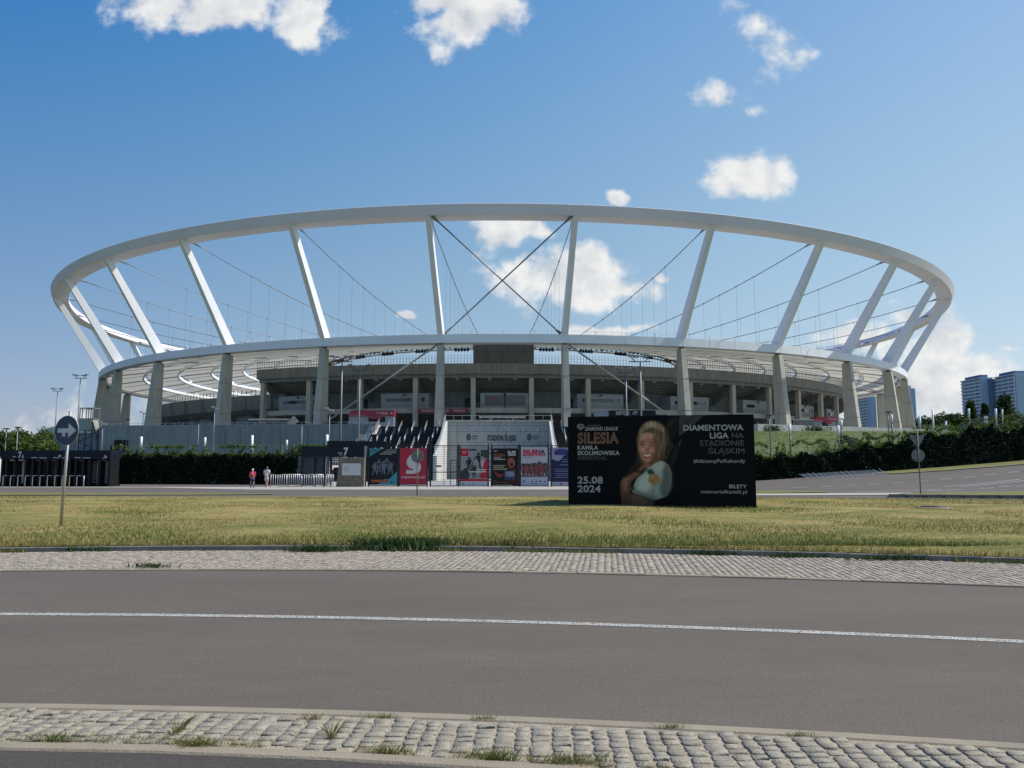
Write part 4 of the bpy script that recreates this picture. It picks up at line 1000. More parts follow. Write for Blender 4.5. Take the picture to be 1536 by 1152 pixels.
def C(r, g, b_): return tuple(((v/255+.055)/1.055)**2.4 if v > 10 else v/3294 for v in (r, g, b_))
def pm(r, g, b_): return mat('print_%d_%d_%d' % (r, g, b_), tuple(v*.82 for v in C(r, g, b_)), .5, spec=.25)
YB = GY-.09
class Banner:
    def __init__(s, name, label, x0, y0, x1, y1, bg_):  # pixel box on the gate
        s.x0, s.y0, s.x1, s.y1 = x0, y0, x1, y1; s.t = thing(name, label, 'banner', (gx((x0+x1)/2), YB, gz(y1)), 'banners tied to the gates'); s.k = 0
        s.X = lambda u: gx(x0)+(gx(x1)-gx(x0))*u; s.Z = lambda v: gz(y1)+(gz(y0)-gz(y1))*(1-v)
        b = MB(); b.box(s.X(0), s.X(1), YB, YB+.012, s.Z(1), s.Z(0)); s.sh = b.build('sheet', pm(*bg_), s.t)
        b = MB()
        for u in (.03,.5,.97):
            for v in (.012,.988): b.box(s.X(u)-.02, s.X(u)+.02, YB-.008, YB+.06, s.Z(v)-.02, s.Z(v)+.02)
        b.build('eyelets', M_galv, s.sh)
    def shp(s, pts, col, smooth=False, nm='printed_shape'):
        s.k += 1; y = YB-.003-.0025*s.k; b = MB(); b.poly([(s.X(u), y, s.Z(v)) for u, v in (spline(pts, 3) if smooth else pts)]); b.build(nm, pm(*col), s.sh)
    def multi(s, polys, col, nm='printed_figures'):
        s.k += 1; y = YB-.003-.0025*s.k; b = MB()
        for pts in polys: b.poly([(s.X(u), y, s.Z(v)) for u, v in pts]); y -= .0004
        b.build(nm, pm(*col), s.sh)
    def rect(s, u0, v0, u1, v1, col): s.shp([(u0,v0),(u1,v0),(u1,v1),(u0,v1)], col)
    def txt(s, body, u0, u1, vb, cap, col, bold=.03, shear=0):
        s.k += 1; text(body, (s.X(u0), YB-.003-.0025*s.k, s.Z(vb)), (1,0,0), (0,0,1), s.X(u1)-s.X(u0), cap*(s.Z(0)-s.Z(1)), pm(*col), s.sh, bold, shear=shear)
    def bars(s, rows, col):
        s.multi([[(u0,v),(u1,v),(u1,v+h),(u0,v+h)] for u0, u1, v, h in rows], col, 'small_print')
def fig(u, v, h, asp, pose=0):             # a small figure standing at (u, v), h tall; asp = height/width of the banner
    w = h*asp; P_ = []
    c = lambda cx_, cy_, r, n=9: [(cx_+r*asp*math.cos(2*PI*i/n), cy_+r*math.sin(2*PI*i/n)) for i in range(n)]
    P_.append(c(u, v-h*.93, h*.075))
    P_.append([(u-w*.13, v-h*.84),(u+w*.13, v-h*.84),(u+w*.10, v-h*.48),(u-w*.10, v-h*.48)])
    sx = 1 if pose % 2 else -1
    P_.append([(u-w*.10, v-h*.5),(u+w*.0, v-h*.5),(u-w*(.06+.1*(pose%3)), v-h*.0),(u-w*(.12+.1*(pose%3)), v)])
    P_.append([(u+w*.0, v-h*.5),(u+w*.10, v-h*.5),(u+w*(.16+.06*(pose%2)), v-h*.03),(u+w*(.09+.06*(pose%2)), v-h*.02)])
    P_.append([(u+sx*w*.12, v-h*.83),(u+sx*w*.17, v-h*.78),(u+sx*w*.28, v-h*.60),(u+sx*w*.23, v-h*.56)])
    P_.append([(u-sx*w*.12, v-h*.83),(u-sx*w*.17, v-h*.80),(u-sx*w*.22, v-h*(1.0 if pose == 2 else .55)),(u-sx*w*.17, v-h*(1.0 if pose == 2 else .53))])
    return P_
B1 = Banner('banner', 'dark banner with teal corners and a huddle of grey helmeted players', 555.5, 672.5, 597, 727.5, (22,27,38))
B1.shp([(0,0),(.48,0),(0,.23)], (70,140,150)); B1.bars([(.06,.26,.05,.02)], (20,60,70)); B1.shp([(1,.63),(1,1),(.3,1),(.55,.84),(.72,.84)], (72,150,165))
B1.bars([(.6,.98,.035,.012),(.5,.97,.08,.012),(.42,.95,.12,.012),(.36,.8,.155,.012)], (190,190,190))
fs = []
for u, v, h, p_ in ((.34,.66,.36,0),(.62,.64,.38,1),(.20,.74,.36,1),(.5,.72,.36,0),(.78,.73,.35,2)): fs += fig(u, v, h, 1.30, p_)
B1.multi(fs, (112,116,126)); B1.multi([[(u-.06,v),(u+.05,v-.02),(u+.04,v+.07),(u-.05,v+.08)] for u, v in ((.34,.40),(.62,.37),(.22,.50),(.5,.49),(.76,.47))], (62,66,78))
B1.rect(.08,.855,.70,.925,(168,92,52)); B1.bars([(.06,.74,.985,.02)], (200,200,200)); B1.txt('3', .76,.84,.96,.06,(20,60,80))
B2 = Banner('banner', 'pink-red banner with a white letter S reading superauto.pl', 601, 672, 640.5, 727.5, (178,48,68))
B2.shp([(.60,.13),(.40,.18),(.26,.32),(.25,.44),(.36,.54),(.50,.57),(.50,.60),(.24,.60),(.24,.70),(.50,.70),(.72,.66),(.80,.55),(.78,.44),(.66,.38),(.55,.36),(.60,.28),(.74,.16),(.75,.13)], (205,200,200))
B2.txt('superauto.pl', .06,.93,.81,.055,(215,200,200),.02); B2.bars([(.2,.92,.985,.022)], (200,195,195))
B3 = Banner('banner', 'grey and red banner showing rugby players in a tackle', 691.5, 672, 731.5, 728.5, (150,152,152))
B3.rect(0,.02,.28,.22,(190,30,52)); B3.rect(.3,.03,.58,.07,(45,45,45)); B3.bars([(.05,.22,.09,.015),(.05,.2,.13,.012)], (225,190,190)); B3.shp([(.72,.06),(1,.05),(1,.30),(.8,.22)], (66,68,68)); B3.shp([(1,.25),(1,.80),(.70,.80),(.86,.40)], (196,36,56)); B3.shp([(0,.62),(.2,.52),(.34,.70),(.3,.84),(0,.84)], (60,62,62))
fs = []
for u, v, h, p_ in ((.66,.62,.50,2),(.32,.70,.46,1),(.50,.80,.34,0)): fs += fig(u, v, h, 1.35, p_)
B3.multi(fs, (40,40,42)); B3.multi([[(.28,.36),(.62,.30),(.70,.44),(.40,.52)], [(.24,.56),(.52,.50),(.56,.58),(.3,.66)]], (150,150,150)); B3.multi([[(.30,.44),(.46,.42),(.48,.60),(.3,.62)]], (100,96,94)); B3.multi([[(.78,.32),(.86,.34),(.84,.5),(.76,.48)]], (205,190,185))
B3.bars([(.62,.95,.565,.025),(.34,.94,.62,.025)], (220,215,215)); B3.bars([(.66,.96,.70,.012),(.62,.92,.74,.012)], (90,90,90)); B3.rect(0,.825,1,.885,(200,40,42)); B3.rect(0,.885,1,1,(196,198,202)); B3.bars([(.06,.14,.93,.03),(.3,.36,.93,.02),(.44,.52,.93,.02)], (90,100,140))
B4 = Banner('banner', 'black banner dated 25.08 2024 with a shouting athlete and a race bib', 738.5, 672.5, 776.5, 728.5, (24,15,15))
B4.txt('SILESIA', .06,.52,.22,.075,(120,78,60),.07); B4.txt('25.08', .60,.92,.13,.06,(210,208,205),.04); B4.txt('2024', .62,.92,.20,.06,(210,208,205),.04)
B4.bars([(.06,.2,.06,.022),(.06,.34,.245,.02),(.06,.52,.285,.022)], (180,178,175)); B4.bars([(.04,.5,.45,.025),(.04,.46,.50,.025),(.04,.62,.55,.028),(.5,.78,.53,.02)], (165,150,130))
B4.shp([(.60,.24),(.78,.20),(.92,.28),(.94,.42),(.86,.54),(.70,.56),(.58,.46),(.56,.34)], (34,24,22), True); B4.shp([(.62,.30),(.75,.25),(.87,.32),(.88,.44),(.80,.52),(.70,.52),(.62,.42)], (150,92,70), True)
B4.shp([(.70,.40),(.82,.40),(.80,.48),(.72,.48)], (70,16,18), True); B4.bars([(.66,.72,.33,.012),(.79,.86,.33,.012)], (30,20,18)); B4.shp([(.5,.62),(.62,.52),(.9,.54),(1,.64),(1,1),(.5,1)], (66,26,24)); B4.rect(.48,.60,.90,.84,(58,66,100)); B4.txt('12820', .52,.86,.75,.09,(150,156,170),.05); B4.bars([(.52,.86,.63,.015)], (190,195,210))
B4.shp([(.06,.62),(.2,.66),(.34,.7),(.42,.66),(.44,.7),(.34,.78),(.2,.76)], (130,50,40), True); B4.bars([(.04,.2,.86,.014),(.04,.6,.90,.016)], (120,90,80)); B4.bars([(.04,.8,.975,.022)], (185,170,150))
B5 = Banner('banner', 'white banner titled SILESIA MARATHON above a crowd of runners', 781.5, 671, 821, 728.5, (186,184,190))
B5.txt('SILES', .07,.66,.155,.085,(196,28,74),.07); B5.txt('IA', .68,.91,.155,.085,(70,40,80),.07); B5.txt('MARATHON', .07,.92,.225,.055,(196,28,60),.06); B5.bars([(.08,.45,.255,.01)], (120,110,120))
for row, (vv, hh, cols) in enumerate(((.60,.20,((60,50,50),(110,70,60),(80,80,90))),(.66,.24,((96,60,50),(50,40,42),(130,50,60))),(.74,.30,((40,36,40),(90,86,84),(150,60,70))))):
    for ci, col_ in enumerate(cols):
        fs = []
        for i in range(5):
            u = .06+.19*i+.063*ci+.02*row
            if u < .97: fs += fig(u, vv+.02*random.random(), hh*(1.25 if abs(u-.72) < .05 and row == 2 else 1)*random.uniform(.92,1.06), 1.45, (i+ci) % 3)
        B5.multi(fs, col_)
B5.multi([[(.05+.18*i-.03,.50),(.05+.18*i+.04,.50),(.05+.18*i+.04,.60),(.05+.18*i-.03,.60)] for i in range(6)], (160,80,84)); B5.rect(0,.745,1,.775,(100,98,92)); B5.rect(0,.775,1,1,(176,180,196)); B5.bars([(.08,.14,.86,.06),(.38,.44,.88,.03),(.54,.60,.88,.03),(.68,.76,.87,.03),(.86,.92,.88,.03),(.38,.6,.94,.01)], (88,92,120))
B6 = Banner('banner', 'purple-blue banner with a car drawn at the top and lines of small print', 827.5, 671.5, 866, 728.5, (38,38,74))
B6.shp([(0,0),(1,0),(1,.12),(.5,.2),(.25,.36),(0,.3)], (150,152,176)); B6.shp([(.08,.13),(.16,.06),(.36,.03),(.6,.05),(.74,.10),(.76,.17),(.5,.2),(.14,.19)], (70,66,130), True)
B6.bars([(.52,.62,.12,.05),(.14,.22,.15,.04)], (30,28,50)); B6.bars([(.3,.95,.44,.02),(.4,.9,.36,.02),(.3,.95,.30,.014),(.08,.95,.56,.014),(.15,.9,.61,.02),(.08,.95,.68,.014),(.15,.9,.73,.014),(.08,.95,.78,.014)], (128,130,160)); B6.rect(0,.9,1,1,(170,172,184)); B6.bars([(.3,.38,.93,.04),(.6,.66,.93,.04)], (70,74,110))
# header with the number seven, slat gate, stone pillar
HD = thing('gate_header', 'dark navy gate beam carrying the white number 7 over the slat gate', 'gate', (gx(500), GY, 0))
b = MB(); zb, zt1, zt2 = gz(685.5), gz(669.5), gz(661.5)
b.box(gx(455), gx(552), GY-.25, GY+.1, zb, zt1); b.box(gx(492), gx(551), GY-.2, GY+.08, zt1-.01, zt2); b.box(gx(551), gx(581), GY-.15, GY+.05, gz(671.2), zt2-.02); b.build('beam', M_navy, HD)
M_num = mat('white_numerals', (.50,.50,.50), .5); text('7', P(515.5, 682.6, GY-.26), (1,0,0), (0,0,1), .40, .62, M_num, HD, .05); text('BRAMA', P(507, 680.2, GY-.26), (1,0,0), (0,0,1), .40, .09, M_num, HD, .03); text('GATE', P(509, 683, GY-.26), (1,0,0), (0,0,1), .27, .09, M_num, HD, .03)
b = MB(); b.box(gx(548.2), gx(551.5), GY-.29, GY-.26, gz(685.5), gz(669)); b.build('pale_strip', mat('grey_plate', (.25,.26,.28), .6), HD)
for px in (455.6, 475, 488, 499):
    b = MB(); b.box(gx(px)-.07, gx(px)+.07, GY-.2, GY-.05, 0, zb); b.build('post', M_navy, HD)
for a_, c_ in ((456,475),(475,488),(488,499)):
    b = MB(); k = int((c_-a_)*.62)
    for i in range(1, k): x = gx(a_)+(gx(c_)-gx(a_))*i/k; b.box(x-.026, x+.026, GY-.14, GY-.09, .10, zb-.03)
    for z in (.1, zb-.12): b.box(gx(a_)+.07, gx(c_)-.07, GY-.15, GY-.085, z, z+.06)
    b.build('slat_gate', M_navy, HD)
SP = thing('info_pillar', 'tapered rough stone pillar bearing a white notice board under the number 7', 'pillar', (gx(527), GY-.7, 0))
yp = GY-1.0; b = MB(); xa, xb = gx(505.5, yp), gx(547.5, yp); h_ = P(768, 685.8, yp).z
nrow = 9; xtl = gx(511.5, yp)
for r_ in range(nrow):
    z0_, z1_ = h_*r_/nrow, h_*(r_+1)/nrow-.012; xl0 = xa+(xtl-xa)*r_/nrow; xl1 = xa+(xtl-xa)*(r_+1)/nrow; cuts = sorted([random.uniform(.15,.85) for _ in range(random.choice((2,3)))]); e_ = [0]+cuts+[1]
    for u0, u1 in zip(e_[:-1], e_[1:]):
        dy = random.uniform(-.02,.02); X_ = lambda u, xl: xl+(xb-xl)*u
        b.hexa([(X_(u0,xl0)+.006,yp+dy,z0_),(X_(u1,xl0)-.006,yp+dy,z0_),(X_(u1,xl0)-.006,yp+.72,z0_),(X_(u0,xl0)+.006,yp+.72,z0_)], [(X_(u0,xl1)+.006,yp+dy,z1_),(X_(u1,xl1)-.006,yp+dy,z1_),(X_(u1,xl1)-.006,yp+.72,z1_),(X_(u0,xl1)+.006,yp+.72,z1_)])
b.build('stone_courses', mat('brown_sandstone', (.13,.105,.08), .95, col2=(.23,.195,.155), scale=3, bump=.9, bscale=18), SP)
b = MB(); q0, q1 = P(513, 713, yp), P(541, 695, yp); b.box(q0.x, q1.x, yp-.07, yp-.03, q0.z, q1.z); nb = b.build('notice_board', mat('notice_white', (.50,.50,.48), .6, var=.05, scale=6), SP)
b = MB()
for i in range(6): b.box(q0.x+.15, q0.x+.7-.05*(i%3), yp-.074, yp-.071, q1.z-.28-.08*i, q1.z-.25-.08*i)
b.build('small_print', mat('notice_grey_text', (.33,.33,.33), .7), nb)
# crowd barriers by the gate
def rail_mod(n, L_, h=1.08):
    b = MB(); r = .026
    b.tube([(0,0,h-.08),(0,0,h-.02),(.08,0,h),(L_-.08,0,h),(L_,0,h-.02),(L_,0,h-.08)], r, 6); b.tube([(0,0,.12),(L_,0,.12)], .018, 5)
    return b
def barrier(p, q, label, n=8, h=1.08):
    p, q = Vector((*p, 0)), Vector((*q, 0)); L_ = (q-p).length; rz = math.atan2(q.y-p.y, q.x-p.x)
    t = thing('steel_barrier', label, 'barrier', (p.x, p.y, float(H(p.x, p.y))+.03), 'steel queue barriers', rz=rz, world=False)
    rail_mod(n, L_, h).build('rail_frame', M_galv, t)
    for i in range(n+1):
        b = MB(); x = L_*i/n; b.tube([(x,0,0),(x,0,h-.01)], .022, 6); b.build('post', M_galv, t)
    return t
barrier((gx(409, 64.3), 64.3), (gx(432, 67.5), 67.5), 'steel barrier nearest the man in white', 7)
barrier((gx(433, 67.6), 67.6), (gx(454, 69.2), 69.2), 'steel barrier in front of the bare grey wall panel', 7)
barrier((gx(455.5, 68), 68.0), (gx(472, 68.2), 68.2), 'steel barrier at the left foot of the slat gate', 5)
barrier((gx(474, 67.6), 67.6), (gx(487, 68.6), 68.6), 'steel barrier in the middle of the slat gate', 5)
barrier((gx(492, 67.9), 67.9), (gx(502, 68.6), 68.6), 'steel barrier beside the stone pillar', 4)
# ================================================================ turnstile house 7A
TY = 71.0; TH = thing('turnstile_house', 'long black turnstile row marked 7A at the far left', 'turnstiles', (gx(85, TY), TY, 0))
tz = lambda py: P(768, py, TY).z; tx = lambda px: gx(px, TY)
b = MB(); b.box(tx(4), tx(168), TY, TY+1.9, tz(688.5), tz(675.5)); b.build('canopy_beam', M_navy, TH)
text('7', P(27, 686.5, TY-.01), (1,0,0), (0,0,1), .30, .52, M_num, TH, .045); text('A', P(32.2, 687, TY-.01), (1,0,0), (0,0,1), .20, .30, M_num, TH, .04)
b = MB()
for a_, c_, y_ in ((19,24,684.5),(47,56,686),(59,70,686.3),(80,89,686),(93,103,686.3),(112,121,686),(124,135,686.3),(154,156,686.5)): p, q = P(a_, y_, TY-.012), P(c_, y_+1.0, TY-.012); b.box(p.x, q.x, TY-.016, TY-.008, q.z, p.z)
for a_, c_, y_ in ((157.3,158.6,682),(157,160,684.5),(88,91.5,682.5)): p, q = P(a_, y_, TY-.012), P(c_, y_+2.6, TY-.012); b.box(p.x, q.x, TY-.016, TY-.008, q.z, p.z)
b.build('small_signs', M_num, TH)
M_boothg = mat('booth_grey', (.15,.16,.17), .6, var=.15, scale=1); M_boothw = mat('booth_white', (.60,.61,.60), .6, var=.05, scale=1)
for px in (6,12,24.5,41,51.5,62,74,88,96,107,116,127,136.5,151.5,166.5): b = MB(); b.box(tx(px)-.09, tx(px)+.09, TY+.1, TY+1.7, 0, tz(688.5)); b.build('divider', M_blk, TH)
for a_, c_, m_ in ((14,23,M_boothw),(27,35,M_boothw),(36,40,M_boothw),(54,61,M_boothg),(64,72,M_boothg),(76,87,M_boothg),(98,106,M_boothg),(118,126,M_boothg),(153,159,M_boothg)):
    b = MB(); b.box(tx(a_), tx(c_), TY+1.0, TY+1.5, .25, tz(692)); b.box(tx(a_), tx(c_), TY+.35, TY+.6, tz(691), tz(689.4)); b.build('booth_panel', m_, TH)
for px in (45,57,68,80,102,111,122,131,143,147,162):
    b = MB(); x = tx(px); b.tube([(x,TY+.8,.1),(x,TY+.8,tz(689))], .05, 6)
    for k in range(10): z = .4+k*.2; a_ = k*.0; b.bar((x-.32,TY+.55,z), (x+.32,TY+1.05,z), .03, .03); b.bar((x+.32,TY+.55,z), (x-.32,TY+1.05,z), .03, .03)
    b.build('turnstile_rotor', M_galv if px > 130 else M_steel, TH)
b = MB(); b.box(tx(0), tx(168), TY+1.95, TY+2.0, 0, .6); b.build('rear_plinth', M_blk, TH)
t = thing('hoop_barrier', 'long row of pale steel hoops standing in front of the 7A turnstiles', 'barrier', (gx(70, 67), 67.2, .06))
for i in range(11):
    px = 10+i*11; x = gx(px, 67.2); x2 = gx(px+11, 67.2); b = MB(); hz_ = P(768, 713.5, 67.2).z
    b.tube([(x,67.2,.0),(x,67.2,hz_-.05),(x+.05,67.2,hz_),(x2-.08,67.2,hz_)], .032, 6)
    b.build('hoop', M_galv, t)
b = MB(); x = gx(131, 67.2); b.tube([(x-.03,67.2,0),(x-.03,67.2,hz_)], .032, 6); b.build('end_post', M_galv, t)
t = thing('white_booth', 'white cabin at the left edge of the picture beside the 7A turnstiles', 'booth', (gx(-6, 76), 76, 0))
b = MB(); b.box(gx(-30,76), gx(6,76), 75, 78, .25, 2.6); b.build('body', M_boothw, t); b = MB(); b.box(gx(-20,76), gx(1,76), 74.97, 75.0, .9, 1.7); b.build('window', M_glass, t)
b = MB(); b.box(gx(-31,76), gx(7,76), 74.9, 78.1, 2.6, 2.72); b.build('roof', M_galv, t)
# ================================================================ ivy walls
M_ivy = leafmat('shaded_ivy_leaves', (.004,.011,.006), (.013,.026,.011), 1.2, .10)  # near-black green, the shade of the wall front put into the leaves
M_ivyl = leafmat('sunlit_ivy_leaves', (.06,.11,.02), (.15,.20,.05), 1.0, .35)  # lighter copy for tops and shoots, sunlight put into the leaf colour
def along(pts):
    Q = np.array(pts, float); d = np.r_[0, np.cumsum(np.linalg.norm(np.diff(Q, axis=0), axis=1))]
    return lambda s_: (np.interp(s_, d, Q[:,0]), np.interp(s_, d, Q[:,1])), d[-1]
def ivy_wall(label, pts, hw, hf, dens, bare=None, seed=1):
    f, Ln = along(pts); m0 = f(Ln/2); t = thing('ivy_wall', label, 'ivy wall', (float(m0[0]), float(m0[1]), 0)); g = np.random.default_rng(seed)
    b = MB(); n = int(Ln/2)
    for i in range(n):
        a_, c_ = f(Ln*i/n), f(Ln*(i+1)/n); ha, hc = hw(Ln*i/n)*.93, hw(Ln*(i+1)/n)*.93; za, zc = float(H(*a_)), float(H(*c_))
        b.hexa([(a_[0],a_[1]+.25,za-.3),(c_[0],c_[1]+.25,zc-.3),(c_[0],c_[1]+.5,zc-.3),(a_[0],a_[1]+.5,za-.3)], [(a_[0],a_[1]+.25,za+ha),(c_[0],c_[1]+.25,zc+hc),(c_[0],c_[1]+.5,zc+hc),(a_[0],a_[1]+.5,za+ha)])
    b.build('concrete_wall', mat('ivy_wall_concrete', (.15,.17,.19), .9, var=.12, scale=.5), t)
    k = int(Ln*dens); s_ = g.random(k)*Ln; x, y = f(s_); x = np.asarray(x); y = np.asarray(y)
    hh = np.array([hw(v) for v in s_]); r = g.random(k)
    bump_ = .16+.13*np.sin(s_*1.3+seed)+.1*np.sin(s_*3.1+1.7*r*3)
    z = H(x, y)+r**.9*hh*(1+.05*np.sin(s_*2.1+seed)+.04*np.sin(s_*5.3)); yy_ = y-.02-bump_*g.random(k)+.1
    keep = np.ones(k, bool)
    if bare: keep = ~((s_ > bare[0]) & (s_ < bare[1]) & (g.random(k) > .03))
    pts_ = np.c_[x, yy_, z][keep]
    k2 = int(Ln*dens*.22); s2 = g.random(k2)*Ln; x2, y2 = f(s2); top = np.c_[x2, y2+.1+.5*g.random(k2), H(x2, y2)+np.array([hw(v) for v in s2])+.12*g.normal(size=k2)*.8]
    k4 = int(Ln*dens*.5); s4 = g.random(k4)*Ln; x4, y4 = f(s4); back = np.c_[x4, y4+.5+.25*g.random(k4), H(x4, y4)+g.random(k4)*np.array([hw(v) for v in s4])*.9]
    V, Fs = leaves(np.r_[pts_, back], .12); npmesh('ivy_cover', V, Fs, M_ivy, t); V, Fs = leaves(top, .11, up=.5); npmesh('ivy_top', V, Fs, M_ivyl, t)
    # wire fence with climbing shoots
    b = MB(); s = 0.6
    while s < Ln:
        x_, y_ = f(s); z_ = float(H(x_, y_)); b.bar((x_, y_+.55, z_), (x_, y_+.55, z_+hw(s)+hf(s)+.05), .06, .06); s += 2.5
    b.build('fence_posts', mat('fence_post_paint', (.30,.31,.28), .6), t)
    b = MB(); n = int(Ln/1.5)
    for i in range(n):
        a_, c_ = f(Ln*i/n), f(Ln*(i+1)/n); za, zc = float(H(*a_))+hw(Ln*i/n), float(H(*c_))+hw(Ln*(i+1)/n)
        for q_ in np.linspace(.1, 1, 5): b.bar((a_[0],a_[1]+.55,za+hf(Ln*i/n)*q_), (c_[0],c_[1]+.55,zc+hf(Ln*(i+1)/n)*q_), .016, .016)
    b.build('fence_wires', M_galv, t)
    shoots = []; s = 0
    while s < Ln:
        s += g.exponential(.55); 
        if s > Ln: break
        x_, y_ = f(s); dx = g.normal()*.5; hgt_ = hf(s)*g.uniform(.4, 1.15); n_ = int(50*hgt_)+8
        u = g.random(n_); shoots.append(np.c_[x_+dx*u+g.normal(size=n_)*.16*(1.1-u), y_+.5+g.normal(size=n_)*.12, float(H(x_, y_))+hw(s)+hgt_*u+g.normal(size=n_)*.06])
    # the shoots run along the top wire
    k3 = int(Ln*dens*.14); s3 = g.random(k3)*Ln; w_ = np.sin(s3*.8+seed)+.5*np.sin(s3*2.3); s3 = s3[w_ > -.1]; x3, y3 = f(s3)
    shoots.append(np.c_[x3, y3+.55+.08*g.normal(size=len(s3)), H(x3, y3)+np.array([hw(v)+hf(v) for v in s3])-.05+.09*g.normal(size=len(s3))])
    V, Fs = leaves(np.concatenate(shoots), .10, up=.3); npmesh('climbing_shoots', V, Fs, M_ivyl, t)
    return t
lft = [(-41.2,81.4),(-30,80.3),(-18.6,78.6)]
ivy_wall('dark ivy-covered wall behind the two people, left of the slat gate', lft, lambda s: 2.95, lambda s: .95, 620, (19.9, 24), 3)
rgt = [(17.5,71.0),(22.6,72),(31,74.5),(40,76.5),(50,78.5),(70,84),(100,92)]
ivy_wall('long dark ivy-covered wall climbing to the right edge beyond the road', rgt, lambda s: 2.1+1.3*float(sst((s-10)/18))+.35*math.sin(s*.9)*float(sst((s-12)/10))+.18*math.sin(s*2.7), lambda s: 1.15-.4*float(sst((s-12)/12)), 560, None, 5)
# ================================================================ trees, shrubs
M_bark = mat('bark', (.09,.07,.05), .95, var=.3, scale=4, bump=.6)
M_lf = [leafmat('leaf_dark', (.020,.040,.012), (.050,.085,.022), .6), leafmat('leaf_mid', (.045,.080,.020), (.095,.130,.035), .5), leafmat('leaf_light', (.075,.12,.03), (.15,.19,.06), .8)]
def tree(name, label, x, y, h, w, kind, cat='tree', n=3000, z0=None, col=1, group=None, size=.22, base=.25, d=None):
    z = float(H(x, y)) if z0 is None else z0; t = thing(name, label, cat, (x, y, z), group, world=False); g = np.random.default_rng(int(abs(x*7+y*13)) % 9999)
    b = MB(); b.tube([(0,0,-.2),(g.normal()*.1,g.normal()*.1,h*.4),(0,0,h*.8)], [h*.022+.03,h*.016+.02,h*.006+.01], 7)
    pts = []
    if kind == 'round':
        lobes = [(g.normal()*w*.26, g.normal()*(d or w)*.22, h*(base+(1-base)*g.uniform(.15,.80)), w*g.uniform(.20,.34)) for _ in range(13)]
    elif kind == 'poplar':
        lobes = [(g.normal()*w*.08, g.normal()*w*.08, h*(.12+.86*i/15), w*.5*(math.sin(PI*min(.97,(.12+.80*i/15)))**.6)) for i in range(15)]
    elif kind == 'shrub':
        lobes = [(g.normal()*w*.28, g.normal()*w*.2, h*g.uniform(.2,.75), w*g.uniform(.16,.30)) for _ in range(9)]
    for lx, ly, lz, lr in lobes:
        b.tube([(0,0,max(0,lz-lr*2.2)),(lx*.6,ly*.6,lz-lr*.4),(lx,ly,lz)], [h*.008+.01,h*.005+.008,.01], 5)
        k = n//len(lobes); v = g.normal(size=(k,3)); v /= np.linalg.norm(v, axis=1)[:,None]; r = lr*(.45+.62*g.random(k)**.6)*(1+.25*np.sin(v[:,0]*5+lx)*np.sin(v[:,2]*6+ly))
        pts.append(np.c_[lx+v[:,0]*r, ly+v[:,1]*r, np.maximum(.05, lz+v[:,2]*r*(.85 if kind != 'poplar' else 1.3))])
    b.build('trunk', M_bark, t); V, Fs = leaves(np.concatenate(pts), size, up=.3); npmesh('crown', V, Fs, M_lf[col], t); return t
def at(px, Y): return (px-768)/F*Y
for i, (px, Y, top, w, col, lab) in enumerate([(12,150,645,60,1,'leafy tree at the left edge above the white cabin'),(45,155,648,62,1,'bright green tree left of the blue arrow sign'),(66,140,655,36,2,'small light green tree just left of the blue sign plate')]):
    x = at(px, Y); zt_ = P(px, top, Y).z; tree('leafy_tree', lab, x, Y, zt_, w/F*Y, 'round', n=7000, col=col, group='trees beyond the turnstiles', size=.30)
RT = [(1392,290,627,52,0,'round',"dark tree furthest left of the group right of the stadium"),(1420,300,622,56,0,'round','tall rounded tree between the stadium and the right tower'),(1445,280,640,40,1,'round','low pale tree in front of the rounded dark one'),
  (1466,260,625,40,0,'round','dark tree below the left poplar'),(1500,255,622,44,1,'round','tree beneath the twin tower blocks, right of the info pylon'),(1530,250,626,46,1,'round','tree cut by the right edge of the picture'),(1560,245,622,50,1,'round','tree just beyond the right edge'),
  (1457,330,600,16,0,'poplar','slim poplar against the left tower block'),(1478,335,604,12,0,'poplar','thinner poplar between the tower blocks'),(1509,310,594,26,0,'poplar','tall broad poplar against the right tower block'),(1405,240,640,44,2,'round','pale low bush-like tree right of the last stadium column')]
for px, Y, top, w, col, kd, lab in RT:
    x = at(px, Y); g_ = float(H(x, Y)); zt_ = P(px, top, Y).z; tree('poplar' if kd == 'poplar' else 'leafy_tree', lab, x, Y, zt_-g_, w/F*Y, kd, n=6000, col=col, group='poplars by the towers' if kd == 'poplar' else 'trees right of the stadium', size=.42 if kd != 'poplar' else .38, base=.12)
for px, Y, w, h, lab in [(1277,100,22,1.9,'round green shrub growing on the grass bank below the last kiosk')]:
    tree('shrub', lab, at(px, Y), Y, h, w/F*Y, 'shrub', 'shrub', 2600, col=1, size=.13)
for px, lab in ((1228,'dark weedy shrub tuft at the foot of the parapet wall, middle'),(1160,'dark weedy shrub tuft at the foot of the parapet wall, left')):
    tree('shrub', lab, at(px, 132.6), 132.9, .45, 3.2, 'shrub', 'shrub', 700, col=0, group='tufts along the parapet', size=.13)
